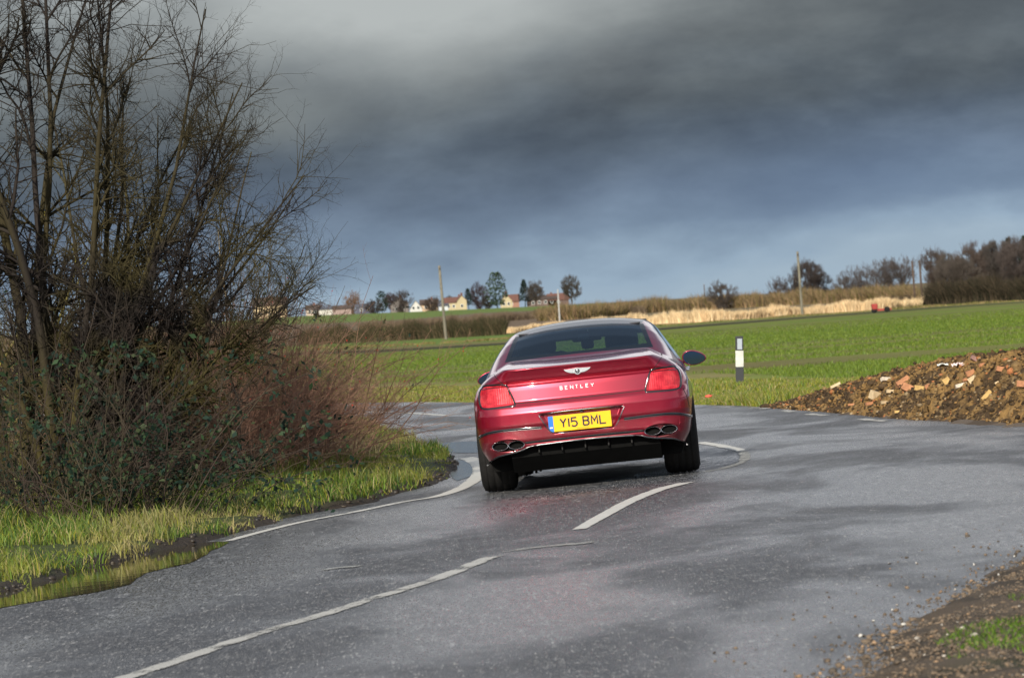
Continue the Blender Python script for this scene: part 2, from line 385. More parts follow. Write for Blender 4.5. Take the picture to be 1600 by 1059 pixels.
# ---- blades of grass, built as one mass of real blades
def blades(name, px, py, pz, h, w, lean, cols, m, seg=3):
    n = len(px); ang = rng.uniform(0, 2*np.pi, n); la = rng.uniform(0, 2*np.pi, n)
    dx, dy = np.cos(ang), np.sin(ang); lx, ly = np.cos(la)*lean*h, np.sin(la)*lean*h
    V = np.zeros((n, 2*seg+1, 3)); 
    for k in range(seg):
        t = k/seg; wk = w*(1-t*.75)*.5; b = t*t
        for s_, q in ((-1, 0), (1, 1)):
            V[:, 2*k+q, 0] = px+dx*wk*s_+lx*b; V[:, 2*k+q, 1] = py+dy*wk*s_+ly*b; V[:, 2*k+q, 2] = pz+h*t*(1-.25*lean*t)
    V[:, -1, 0] = px+lx; V[:, -1, 1] = py+ly; V[:, -1, 2] = pz+h*(1-.3*lean)
    base = (np.arange(n)*(2*seg+1))[:,None]
    tri = []
    for k in range(seg-1): tri += [(2*k,2*k+1,2*k+3),(2*k,2*k+3,2*k+2)]
    tri.append((2*seg-2, 2*seg-1, 2*seg))
    F = (base[:,None,:]+np.array(tri)[None]).reshape(-1, 3)
    return mesh(name, V.reshape(-1,3), F, m, col=np.repeat(cols, 2*seg+1, axis=0))
m_blade = vcol('grass_blade', .55, .35, trans=.35, noise=.15, ns=5)
def pal(n, cs, p):
    k = rng.choice(len(cs), n, p=p); c = np.array(cs)[k]; return c*rng.uniform(.75, 1.25, (n,1))
G_FRESH, G_DEEP, G_YEL, G_STRAW = (.13,.21,.028), (.05,.10,.018), (.27,.27,.035), (.36,.29,.14)
def scatter_verge(n, ymax=VP[:,1].max()):
    px = rng.uniform(-13, VP[:,0].max(), n); py = rng.uniform(19, ymax, n); s = sdf(px, py, VP)
    vis = (px > -.118*py-.7)
    k = (s > .05+.25*fbm(px*2, py*2, 8)-.1) & vis & (s < 5.5); return px[k], py[k], s[k]
px, py, s = scatter_verge(620000)
cl = fbm(px*1.3, py*1.3, 77); tall = fbm(px*.6, py*.6, 55)
k = rng.uniform(0,1,len(px)) < (.42+1.0*sstep(.38,.62,cl)); px, py, s, cl, tall = px[k], py[k], s[k], cl[k], tall[k]
hh = (.025+.13*sstep(.38,.68,cl)**1.5+.08*sstep(.4,1.6,s)*tall+.09*sstep(1.6,2.6,s))*rng.uniform(.4,1.35,len(px))
yel = sstep(.48,.60,fbm(px*.45, py*.3, 91))[:,None]; strw = sstep(.56,.68,fbm(px*.8+5, py*.5, 17))[:,None]
cc = pal(len(px), [G_FRESH,G_DEEP,G_YEL,G_STRAW], [.42,.34,.14,.10])
cc = cc*(1-.55*yel)+.55*yel*pal(len(px), [G_YEL,G_FRESH,G_STRAW], [.6,.2,.2]); cc = cc*(1-.6*strw)+.6*strw*pal(len(px), [G_STRAW,G_YEL], [.8,.2])
pz = verge_z(px, py, s)-.01
tag(blades('verge_grass', px, py, pz, hh, rng.uniform(.004,.009,len(px))*(1+py/60), rng.uniform(.1,.9,len(px)), cc, m_blade), 'rough green and straw coloured grass on the near left verge', 'grass', kind='stuff')

n = 60000; px = rng.uniform(-9, VP[:,0].max(), n); py = rng.uniform(19, VP[:,1].max(), n); s = sdf(px, py, VP); k = (s > -.10) & (s < .5) & (rng.uniform(0,1,n) < np.exp(-((s-.04)/.09)**2)); px, py, s = px[k], py[k], s[k]
tag(stones('mud_clods', px, py, verge_z(px, py, s), np.minimum(rng.gamma(2.2,.007,len(px))+.004,.035), pal(len(px), [(.035,.027,.02),(.06,.045,.03),(.02,.017,.014)], [.5,.3,.2]), m_stone_mud), 'crumbled dark mud along the edge of the near verge', 'mud', kind='stuff')
# ---- grass on the far verge and the margin of the field
n = 150000; px = rng.uniform(-9, 13, n); t = rng.uniform(0, 1, n)**1.3
a = px/80; d0 = np.interp(a, L_road[0], L_road[1]); py = d0+.25+t*22
px = px*py/85; a = px/py; d0 = dist_at(L_road, a); py = np.maximum(py, d0+.2+.3*fbm(px*2,px,3))
cl = fbm(px*.9, py*.5, 31); hh = (.04+.14*sstep(.4,.68,cl)*(1-.6*t))*rng.uniform(.5,1.3,n)
cc = pal(n, [G_YEL,G_FRESH,G_STRAW,(.12,.15,.03)], [.42,.26,.20,.12])
k_ = ~((px > gp(1205,640)[0]) & (seg_dist(px, py, polyline([(1200,637),(1320,648),(1430,657),(1560,665),(1760,676)], 60)) < 2.1)); px, py, hh, cc = px[k_], py[k_], hh[k_], cc[k_]; n = len(px)
tag(blades('far_verge_grass', px, py, H(px,py)-.01, hh, rng.uniform(.010,.02,n), rng.uniform(.2,1,n), cc, m_blade, 2), 'yellow green rough grass along the far side of the road', 'grass', kind='stuff')

# ---- crop seedlings standing over the field
n = 170000; u = rng.uniform(0,1,n); py = 74*(4.6**(u)); px = rng.uniform(-.06,.13,n)*py
k = (py < dist_at(L_ditch, px/py)-4) & (px > -99) & (py > dist_at(L_rough, px/py)); px, py = px[k], py[k]
k = fbm(px/60, py/9, 21)+rng.uniform(-.12,.12,len(px)) < .60; px, py = px[k], py[k]
cc = pal(len(px), [(.13,.195,.022),(.10,.16,.02),(.17,.215,.03)], [.5,.25,.25])
tag(blades('crop_seedlings', px, py, H(px,py)-.01, rng.uniform(.05,.11,len(px)), rng.uniform(.02,.035,len(px))*py/110, rng.uniform(.1,.7,len(px)), cc, m_blade, 2), 'young green cereal crop in the field beyond the road', 'crop', kind='stuff')

# ---- gravel and soil at the near right corner, and along the soil heap
def patch(name, poly, z_in, colour_fn, m, step=(.06,.08), label='', rough=.04, lip=.25):
    x0, y0 = poly.min(0)-.3; x1, y1 = poly.max(0)+.3
    GX, GY = np.meshgrid(np.arange(x0,x1,step[0]), np.arange(y0,y1,step[1])); S = sdf(GX, GY, poly)+.5*(fbm(GX*1.7, GY*1.7, 66)-.5)*1.2
    GZ = H(GX,GY)-.02+(.02+z_in)*sstep(-.02, lip, S)+rough*(fbm(GX*5,GY*5,14)-.5)*sstep(0,.3,S)
    F = np.arange(GX.size).reshape(GX.shape); F = np.stack([F[:-1,:-1],F[:-1,1:],F[1:,1:],F[1:,:-1]],-1).reshape(-1,4)
    F = F[(S.ravel()[F] > -.1).all(1)]; used = np.unique(F); rm = np.zeros(GX.size,int); rm[used] = np.arange(len(used))
    vx, vy, s = GX.ravel()[used], GY.ravel()[used], S.ravel()[used]
    return tag(mesh(name, np.c_[vx,vy,GZ.ravel()[used]], rm[F], m, col=colour_fn(vx,vy,s)), label, kind='structure')
GRp = np.array([gp(*p) for p in [(1720,815),(1600,870),(1500,925),(1420,975),(1350,1010),(1310,1045),(1270,1100)]])
GRp = np.vstack([GRp, [[2.4,15],[9,15],[9,29]]])
m_grav = vcol('gravel_soil', .85, .3, noise=.5, ns=45, bump=1, bs=60, bd=.02)
def gcol(x, y, s):
    c = np.tile((.10,.075,.053), (len(x),1)); g = sstep(.5,.62,fbm(x*1.2,y*1.2,9))*sstep(.5,1.2,s)
    c = mixc(c, g, (.05,.09,.015)); return mixc(c, .6*sstep(.52,.65,fbm(x*3,y*3,19)), (.03,.024,.018))
patch('gravel_shoulder', GRp, .035, gcol, m_grav, label='brown stony soil at the near right road edge')
HPp = np.array([gp(*p) for p in [(1190,636),(1260,643),(1340,652),(1430,659),(1520,664),(1640,671),(1760,676),(1760,640),(1600,630),(1400,624),(1250,628)]])
patch('dirt_apron', HPp, .03, lambda x,y,s: mixc(np.tile((.14,.11,.085),(len(x),1)), sstep(.45,.6,fbm(x*2,y,5)), (.09,.065,.045)), m_grav, label='grey brown muddy strip between the road and the soil heap')
m_stone = vcol('stone', .75, .35, noise=.2, ns=20)
n = 52000; px = rng.uniform(.6,5,n); py = rng.uniform(17,29,n); s = sdf(px,py,GRp)
k = (s > -.9) & (rng.uniform(0,1,n) < np.clip(.012+.95*sstep(-.45,.25,s)**2.5,0,1)); px,py,s = px[k],py[k],s[k]
tag(stones('loose_gravel', px, py, H(px,py)+.008+.03*sstep(-.02,.3,s), rng.gamma(1.8,.0022,len(px))+.0025, pal(len(px), [(.15,.11,.075),(.085,.068,.052),(.26,.17,.10),(.42,.38,.33)], [.52,.40,.065,.015]), m_stone), 'loose gravel and grit scattered over the near right corner', 'gravel', kind='stuff')
n = 60000; px = rng.uniform(1.0,4,n); py = rng.uniform(15.5,24,n); s = sdf(px,py,GRp)
k = (s > .38) & (fbm(px*1.6,py*1.2,29)+.16*sstep(.5,1.6,s) > .56); px,py = px[k],py[k]
tag(blades('corner_moss_grass', px, py, H(px,py)+.03, rng.uniform(.012,.045,len(px)), rng.uniform(.004,.008,len(px)), rng.uniform(.3,1.2,len(px)), pal(len(px), [(.10,.20,.015),(.16,.25,.02),(.05,.09,.015)],[.5,.25,.25]), m_blade, 2), 'low green weeds at the near right corner', 'weeds', kind='stuff')

# ---- standing water
def water_mat(name, tint, rough=.03, wob=.12):
    m, t, b = mat(name); g = t.node('ShaderNodeNewGeometry').outputs['Position']
    b.inputs['Base Color'].default_value = (*tint,1); b.inputs['Roughness'].default_value = rough; b.inputs['IOR'].default_value = 1.33
    bn = t.node('ShaderNodeBump'); bn.inputs['Distance'].default_value = .01; bn.inputs['Strength'].default_value = wob
    t.put(bn.inputs['Height'], t.noise(g, 5, 3)); t.l.new(bn.outputs[0], b.inputs['Normal']); return m
def puddle(pts, label, m, lift=.008, n=120):
    P = polyline(pts+[pts[0]], n)[:-1]; P = P+.05*(np.c_[fbm(P[:,0]*4,P[:,1]*4,2),fbm(P[:,0]*4,P[:,1]*4,6)]-.5)
    bm = bmesh.new(); f = bm.faces.new([bm.verts.new((p[0],p[1],float(H(p[0],p[1]))+lift)) for p in P]); bmesh.ops.triangulate(bm, faces=[f])
    me = bpy.data.meshes.new('puddle'); bm.to_mesh(me); bm.free(); me.materials.append(m)
    o = bpy.data.objects.new('puddle', me); COL.objects.link(o); return tag(o, label, kind='structure')
m_wat = water_mat('puddle_water', (.035,.028,.012)); m_wat2 = water_mat('thin_water', (.03,.028,.025), .08, .25)
puddle([(-120,978),(0,951),(100,934),(150,926),(200,914),(218,902),(240,893),(300,879),(330,862),(356,848),(300,850),(235,862),(150,884),(60,908),(-30,935)], 'muddy puddle reflecting grass beside the near verge', m_wat)
puddle([(714,752),(735,745),(742,735),(738,725),(722,720),(705,722),(700,732),(706,745)], 'small puddle inside the curled white line', m_wat2)
puddle([(660,698),(700,692),(760,690),(800,694),(790,704),(740,708),(690,706)], 'shallow film of rain water behind the verge tip', m_wat2)
# ================================================================ THE RED SALOON
def smax(a, b, k): 
    h = np.maximum(k-np.abs(a-b), 0)/k; return np.maximum(a, b)+h*h*k*.25
def smin(a, b, k): return -smax(-a, -b, k)
def I(x, pts): return np.interp(x, [p[0] for p in pts], [p[1] for p in pts])
def pch(pts, step=.004, blur=6):
    """piecewise-linear profile, rounded a little"""
    X = np.arange(pts[0][0]-.2, pts[-1][0]+.2, step); Y = I(X, pts)
    if blur:
        kx = np.hanning(2*blur+1); kx /= kx.sum(); Y = np.convolve(np.pad(Y, blur, 'edge'), kx, 'valid')
    return lambda x: np.interp(x, X, Y)
Wp = pch([(-.1,.93),(.3,.955),(1.05,.985),(1.7,.965),(2.6,.945),(3.6,.95),(4.25,.975),(4.9,.93),(5.35,.78)], .02, 14)
Tz = pch([(0,.16),(.2,.13),(.28,.095),(.39,.035),(.5,.012),(.68,0),(.84,.008),(.93,.030),(1.0,.075),(1.06,.15),(1.12,.26),(1.2,.42)], .004, 9)
Yc = pch([(.2,.20),(.30,.135),(.40,.075),(.47,.04),(.56,.022),(.585,.006),(.60,0),(.70,.004),(.755,.022),(.785,.05),(.80,.062),(.90,.078),(.940,.086),(.948,.118),(.960,.120),(.985,.090),(1.02,.078),(1.06,.060),(1.085,.045),(1.1,.045)], .003, 3)
Dc = pch([(-.2,1.055),(.05,1.083),(.14,1.094),(.45,1.120),(.78,1.143),(1.3,1.13),(3.7,1.09),(3.95,1.06),(4.6,.985),(5.0,.90),(5.25,.78),(5.4,.6)], .02, 5)
Zr = pch([(.5,1.02),(.79,1.158),(1.0,1.218),(1.3,1.300),(1.6,1.366),(1.82,1.402),(2.15,1.444),(2.45,1.453),(2.65,1.453),(3.0,1.436),(3.2,1.405),(3.95,1.04),(4.2,.9)], .02, 4)
Zb = pch([(-1,.408),(0,.412),(.48,.398),(.575,.362),(.70,.345),(.80,.33),(.87,.285),(.93,.25)], .004, 6)
REC = np.array([(-.375,.680),(.375,.680),(.352,.640),(.302,.540),(.262,.490),(-.262,.490),(-.302,.540),(-.352,.640)])
def body_f(x, y, z):
    s = np.abs(x)
    side = s-(Wp(y)-Tz(z))
    # character line low on the flank and the muscular haunch
    Rr = Yc(z)+.10*(s/.9)**2.4+.9*np.maximum(z-.98, 0)*sstep(.60, .80, s)
    Rr = Rr-.018*np.exp(-((s-.675)/.20)**2-((z-.43)/.085)**2)*1.6               # bulge round the exhausts
    ex = np.hypot((s-.675)/.150, (z-.427-.0*(s-.675))/.054)
    Rr = Rr+.075*(1-sstep(.90, 1.02, ex))
    near = (np.abs(z-.585) < .13) & (s < .42)
    if near.any():
        rs = np.zeros_like(s); rs[near] = sdf(x[near], z[near], REC); Rr = Rr+.055*sstep(0.0, .016, rs)
    Rr = Rr+.012*np.exp(-((z-.435)/.010)**2)*(1-sstep(.50,.56,s))
    rear = Rr-y
    front = y-(5.29-.35*(s/.9)**3-1.2*np.maximum(z-.75, 0)**1.5)
    dk = z-(Dc(y)-1.0*np.maximum(s-.60, 0)**1.7)
    f = smax(side, rear, .24); f = smax(f, front, .3)
    k = .008+.11*sstep(.60, .76, s)+.1*sstep(.4,1.0,y)
    f = smax(f, dk, k)
    G = Zr(y)-.048*(s/.55)**2.3
    gh = smax(z-G, s-(.885-.60*(z-1.0)-.05*sstep(1.6,.7,y)-.03*sstep(2.8,3.8,y)), .085)
    gh = np.maximum(np.maximum(gh, .9-z), .62-y)
    f = smin(f, gh, .03)
    f = np.maximum(f, .19-z)
    f = np.maximum(f, np.minimum(Zb(s)-z, .50-y))
    for cy in (1.08, 4.27): f = np.maximum(f, -np.maximum(np.hypot(y-cy, z-.365)-.405, .60-s))
    return f
def box_grid():
    """the faces of a box round the right half of the car, as quad grids"""
    ys = np.r_[np.arange(-.3, 2.1, .012), np.arange(2.1, 5.61, .035)]
    zs = np.arange(.02, 1.75, .0085); xs = np.arange(0, 1.31, .0085); out = []
    def add(P): out.append(P)
    X, Zg = np.meshgrid(xs, zs); add(np.stack([X, np.full_like(X, -.3), Zg], -1))
    Yg, Zg = np.meshgrid(ys, zs); add(np.stack([np.full_like(Yg, xs[-1]), Yg, Zg], -1))
    Yg, X = np.meshgrid(ys, xs); add(np.stack([X, Yg, np.full_like(X, zs[-1])], -1)[::-1])
    X, Zg = np.meshgrid(xs[::3], zs[::3]); add(np.stack([X, np.full_like(X, ys[-1]), Zg], -1)[:, ::-1])
    Yg, X = np.meshgrid(ys[::2], xs[::3]); add(np.stack([X, Yg, np.full_like(X, zs[0])], -1))
    return out
V, F, n0 = [], [], 0
for P in box_grid():
    a, b, _ = P.shape; idx = np.arange(a*b).reshape(a, b)+n0; n0 += a*b
    V.append(P.reshape(-1, 3)); F.append(np.stack([idx[:-1,:-1], idx[:-1,1:], idx[1:,1:], idx[1:,:-1]], -1).reshape(-1, 4))
V = np.vstack(V); F = np.vstack(F)
C0 = np.c_[np.zeros(len(V)), np.clip(V[:,1], .95, 4.4), np.full(len(V), .64)]
# keep the rays of the rear face nearly parallel so that detail there stays crisp
rear_pts = V[:,1] <= -.299
C0[rear_pts, 0] = V[rear_pts, 0]*.25; C0[rear_pts, 2] = .64+(V[rear_pts, 2]-.64)*.25
lo = np.zeros(len(V)); hi = np.zeros(len(V)); prev = lo.copy(); done = np.zeros(len(V), bool)
for t in np.linspace(0, 1, 46)[1:]:
    P = V+(C0-V)*t; todo = ~done
    fv = np.ones(len(V)); fv[todo] = body_f(P[todo,0], P[todo,1], P[todo,2])
    hit = todo & (fv < 0); lo[hit] = prev[hit]; hi[hit] = t; done |= hit; prev = np.where(done, prev, t)
hi[~done] = 1; lo[~done] = 1
for _ in range(13):
    m_ = (lo+hi)/2; P = V+(C0-V)*m_[:,None]; ins = body_f(P[:,0], P[:,1], P[:,2]) < 0
    hi = np.where(ins, m_, hi); lo = np.where(ins, lo, m_)
V = V+(C0-V)*((lo+hi)/2)[:,None]
V2 = V.copy(); V2[:,0] *= -1; F2 = F[:, ::-1]+len(V); CV = np.vstack([V, V2]); CF = np.vstack([F, F2])
# weld coincident seams
key = np.round(CV*20000).astype(np.int64); _, inv_first, inv = np.unique(key, axis=0, return_index=True, return_inverse=True)
CV = CV[inv_first]; CF = inv.ravel()[CF]
ok = np.array([len(set(q)) == 4 for q in CF.tolist()]); CF = CF[ok]
FC = CV[CF].mean(1); fx, fy, fz = FC.T; fs = np.abs(fx)

def sub(mask):
    f = CF[mask]; used = np.unique(f); rm = np.zeros(len(CV), int); rm[used] = np.arange(len(used)); return CV[used], rm[f]
WIN = np.array([(-.672,1.146),(-.62,1.150),(-.3,1.160),(0,1.163),(.3,1.160),(.62,1.150),(.672,1.146),(.652,1.20),(.600,1.345),(.590,1.362),(.3,1.392),(0,1.400),(-.3,1.392),(-.590,1.362),(-.600,1.345),(-.652,1.20)])
up = (fz > 1.0)
# what belongs to the roof skin: close to the height field G
Gf = Zr(fy)-.048*(fs/.55)**2.3
skin = np.abs(fz-Gf) < .03
win_s = sdf(fx, fz, WIN); m_win = (win_s > 0) & (fy > .6) & (fy < 2.0) & skin
m_frit = m_win & (win_s < .018+.03*(fz < 1.185)+.02*(fs > .56)); m_glass = m_win & ~m_frit
top_edge = I(fs, [(0,1.400),(.3,1.392),(.57,1.366),(.62,1.40)])
m_roof = (fz > top_edge) & (fs < .592) & (fy < 3.12) & (fy > 1.5) & skin & ~m_win
SW = np.array([(1.22,1.105),(1.42,1.21),(1.75,1.30),(2.2,1.355),(2.7,1.37),(3.0,1.345),(3.62,1.075),(3.4,1.06),(1.8,1.07)])
m_side = inside(fy, fz, SW) & (fs > .58) & ~m_roof & ~m_win
m_shield = (fy > 3.2) & (fy < 3.88) & (fs < .62) & skin & (fz > 1.09)
LAMP = np.array([(.566,.772),(.600,.772),(.865,.762),(.893,.80),(.895,.90),(.868,.955),(.835,.972),(.655,.962),(.630,.945)])
m_lamp = (sdf(fs, fz, LAMP) > 0) & (fy < .7)

car = empty('saloon_car')
tag(car, 'glossy deep red luxury saloon with black roof cornering away on the wet road', 'car')
C1 = gp(925.5, 753.5); YAW = R(-2.5); 
car.rotation_euler = (Matrix.Rotation(-math.atan(.035), 3, 'Y') @ Matrix.Rotation(YAW, 3, 'Z')).to_euler()
off = car.rotation_euler.to_matrix() @ Vector((0, 1.02, 0))
car.location = (C1[0]-off.x, C1[1]-off.y, float(H(*C1))-off.z+.006)

def paint():
    m, t, b = mat('red_metallic_paint'); o = t.node('ShaderNodeTexCoord').outputs['Object']
    b.inputs['Base Color'].default_value = (.26,.003,.022,1); b.inputs['Metallic'].default_value = .55
    b.inputs['Roughness'].default_value = .30; b.inputs['Coat Weight'].default_value = 1; b.inputs['Coat Roughness'].default_value = .04
    # thin road film, with the road's reflection also painted into the lower body colour
    s_ = t.node('ShaderNodeSeparateXYZ'); t.put(s_.inputs[0], o)
    dirt_sheen = t.math('MULTIPLY', t.smooth(s_.outputs[2], .78, .30), t.smooth(t.noise(o, 3, 5, .65), .35, .7))
    t.put(b.inputs['Base Color'], t.mix(t.math('MULTIPLY_ADD', dirt_sheen, .42, .0), (.26,.003,.022), (.30,.17,.15)))
    t.put(b.inputs['Coat Weight'], t.math('MULTIPLY_ADD', dirt_sheen, -.6, 1.0))
    t.put(b.inputs['Coat Roughness'], t.math('MULTIPLY_ADD', dirt_sheen, .3, .035))
    return m
MP = paint()
M_black = plain('black_plastic', (.012,.012,.013), .45); M_gloss = plain('gloss_black', (.006,.007,.009), .08, coat=1)
M_roof = plain('black_roof', (.008,.010,.014), .14, spec=.45); M_rub = plain('tyre_rubber', (.012,.0115,.0115), .85, spec=.25, var=.3, vs=30, bump=.4, bs=60)
M_chrome = plain('chrome', (.75,.76,.78), .12, metal=1); M_dchrome = plain('dark_chrome', (.20,.20,.21), .3, metal=1)
M_under = plain('underbody', (.004,.004,.004), .9, spec=.15, var=.4); M_leather = plain('dark_leather', (.012,.014,.018), .5)
def glass_mat(name, tint, alpha):
    m, t, b = mat(name); nt = m.node_tree
    tr = t.node('ShaderNodeBsdfTransparent'); tr.inputs[0].default_value = (*tint, 1)
    gl = t.node('ShaderNodeBsdfGlossy'); gl.inputs['Roughness'].default_value = .02; gl.inputs[0].default_value = (.9,.95,1,1)
    lw = t.node('ShaderNodeLayerWeight'); lw.inputs[0].default_value = .5
    fr = t.math('MULTIPLY_ADD', t.math('POWER', lw.outputs['Facing'], 5), .9, .05)
    ms = t.node('ShaderNodeMixShader'); t.put(ms.inputs[0], fr); t.l.new(tr.outputs[0], ms.inputs[1]); t.l.new(gl.outputs[0], ms.inputs[2])
    t.l.new(ms.outputs[0], nt.nodes['Material Output'].inputs[0]); return m
M_glass = glass_mat('tinted_glass', (.34,.48,.54), 1); M_glass2 = glass_mat('privacy_glass', (.10,.13,.14), 1)
m_body = ~(m_win | m_roof | m_side | m_shield | m_lamp)
v, f = sub(m_body)
under_mask = ((fz < .44) & (fy > .46) & (fy < .78) & (fs < .93)) | (fz < .205) | ((fs < .93) & (fz < .8) & ((np.hypot(fy-1.08, fz-.365) < .412) | (np.hypot(fy-4.27, fz-.365) < .412)))  # underside, rear cut-out and wheel-arch faces get the black underbody material
body = mesh('body', v, f, None, car, mats=[MP, M_under], mi=under_mask[m_body].astype(int))
v, f = sub(m_glass); rw = mesh('rear_window', v, f, M_glass, car)
v, f = sub(m_frit); mesh('window_border', v, f, plain('ceramic_border', (.008,.011,.016), .3, spec=.25), rw)
v, f = sub(m_roof); mesh('roof', v, f, M_roof, car)
for sgn in (1, -1):
    v, f = sub(m_side & (fx*sgn > 0)); mesh('side_window', v, f, M_glass2, car)
v, f = sub(m_shield); mesh('windscreen', v, f, glass_mat('windscreen_glass', (.8,.85,.83), 1), car)
BV = BVHTree.FromPolygons([tuple(p) for p in CV], [tuple(q) for q in CF.tolist()])
def hit(x, z, dy=0.0):
    h = BV.ray_cast(Vector((x, -.6, z)), Vector((0, 1, 0)))
    if h[0] is None: return Vector((x, .4, z)), Vector((0, -1, 0))
    return h[0]+h[1]*dy*(1 if h[1].y < 0 else -1), (h[1] if h[1].y < 0 else -h[1])
def resamp(pts, step=.012, closed=False):
    P = [Vector(p) for p in pts]; P = P+[P[0]] if closed else P; out = []
    for a, b in zip(P, P[1:]):
        n = max(1, int((b-a).length/step)); out += [a.lerp(b, i/n) for i in range(n)]
    return out if closed else out+[P[-1]]
def rounded(pts, it=2, closed=True):
    P = [Vector(p) for p in pts]
    for _ in range(it):
        Q = []; n = len(P)
        for i in range(n if closed else n-1):
            a, b = P[i], P[(i+1) % n]; Q += [a.lerp(b, .25), a.lerp(b, .75)]
        if not closed: Q = [P[0]]+Q+[P[-1]]
        P = Q
    return P
def rib(name, pts, w, h, m, parent, closed=False, step=.012, base=-.004):
    """a strip of width w and height h lying on the rear of the body along (x,z) points"""
    P = resamp(pts, step, closed); n = len(P); V = []; 
    for i in range(n):
        a, b = (P[(i-1) % n], P[(i+1) % n]) if closed else (P[max(i-1,0)], P[min(i+1,n-1)])
        t = (b-a).normalized(); nr = Vector((-t.y, t.x))
        for k, d in ((-.5, base), (-.35, h), (.35, h), (.5, base)):
            q = P[i]+nr*(k*w); p, nn = hit(q.x, q.y, d); V.append(p)
    F = []
    for i in range(n if closed else n-1):
        j = (i+1) % n
        for k in range(3): F.append((4*i+k, 4*i+k+1, 4*j+k+1, 4*j+k))
    return mesh(name, V, F, m, parent)
# tail lamps
def lamp_mat():
    m, t, b = mat('red_lens'); o = t.node('ShaderNodeTexCoord').outputs['Object']
    w = t.node('ShaderNodeTexWave'); w.bands_direction = 'Z'; w.inputs['Scale'].default_value = 26; w.inputs['Distortion'].default_value = .6; t.put(w.inputs[0], o)
    w2 = t.node('ShaderNodeTexWave'); w2.bands_direction = 'X'; w2.inputs['Scale'].default_value = 16; w2.inputs['Distortion'].default_value = 1.2; t.put(w2.inputs[0], o)
    n = t.noise(o, 14, 3)
    c = t.mix(t.smooth(n, .35, .65), (.48,.008,.022), (.78,.04,.055)); c = t.mix(t.math('MULTIPLY', w.outputs[1], .14), c, (.40,.008,.015)); t.put(b.inputs['Base Color'], c)
    b.inputs['Roughness'].default_value = .25; b.inputs['Coat Weight'].default_value = 1; b.inputs['Coat Roughness'].default_value = .02
    b.inputs['Specular Tint'].default_value = (1,.3,.25,1); b.inputs['Metallic'].default_value = .35
    bn = t.node('ShaderNodeBump'); bn.inputs['Distance'].default_value = .003; bn.inputs['Strength'].default_value = .4
    t.put(bn.inputs['Height'], t.math('ADD', w.outputs[1], w2.outputs[1])); t.l.new(bn.outputs[0], b.inputs['Normal']); return m
ML = lamp_mat()
for sgn in (1, -1):
    v, f = sub(m_lamp & (fx*sgn > 0)); tl = mesh('tail_lamp', v, f, ML, car)
    rib('lamp_surround', [(p.x*sgn, p.y) for p in rounded(LAMP, 2)], .020, .004, M_gloss, tl, closed=True)
# panel gaps
for sgn in (1, -1):
    rib('lamp_bar', [(.655*sgn,.938),(.75*sgn,.943),(.862*sgn,.936)], .012, .002, plain('lens_dark_red', (.12,.003,.006), .2, coat=1), [o for o in car.children if o.name.startswith('tail_lamp')][0 if sgn > 0 else 1])
    rib('wing_gap', [(.905*sgn,.770),(.930*sgn,.70),(.944*sgn,.60)], .006, .0012, plain('gap', (.004,.003,.003), .7), car, base=.0003)
GAP = plain('panel_gap', (.004,.003,.003), .7)
gp_ = [[(-.64,.950),(-.603,.790),(-.3,.7845),(0,.782),(.3,.7845),(.603,.790),(.64,.950)]]
rib('boot_gap', rounded([(-.635,.955),(-.600,.7925),(-.592,.790),(-.3,.786),(0,.784),(.3,.786),(.592,.790),(.600,.7925),(.635,.955)], 1, False), .0065, .0012, GAP, car, base=.0003)
for s_ in (1, -1): rib('boot_gap', [(.66*s_,.962),(.705*s_,1.01),(.748*s_,1.060),(.742*s_,1.085)], .006, .0012, GAP, car, base=.0003)
rib('spoiler_edge', [(-.60,1.074),(-.3,1.079),(0,1.080),(.3,1.079),(.60,1.074)], .008, .003, MP, car)
# plate recess trim, brightwork
rib('plate_surround', rounded([(x_, z_) for x_, z_ in REC*np.array([1.03,1])+np.array([0,.0])], 2), .013, .004, M_dchrome, car, closed=True)
for s_ in (1, -1):
    rib('bumper_strip', rounded([(.365*s_,.560),(.60*s_,.566),(.76*s_,.566),(.88*s_,.549),(.955*s_,.512)], 2, False), .021, .007, M_gloss, car)
    rib('bumper_strip_chrome', rounded([(.365*s_,.550),(.60*s_,.556),(.76*s_,.556),(.88*s_,.539),(.953*s_,.503)], 2, False), .005, .008, M_dchrome, car)
rib('lower_strip', [(-.54,.434),(-.3,.438),(0,.440),(.3,.438),(.54,.434)], .026, .004, M_gloss, car)
low = [(.895,.262),(.86,.29),(.80,.335),(.70,.351),(.575,.368),(.48,.403),(.25,.413),(0,.417)]
low = [(-a, b) for a, b in low]+[(a, b) for a, b in low[::-1][1:]]
rib('lower_chrome', rounded(low, 2, False), .011, .006, M_dchrome, car)
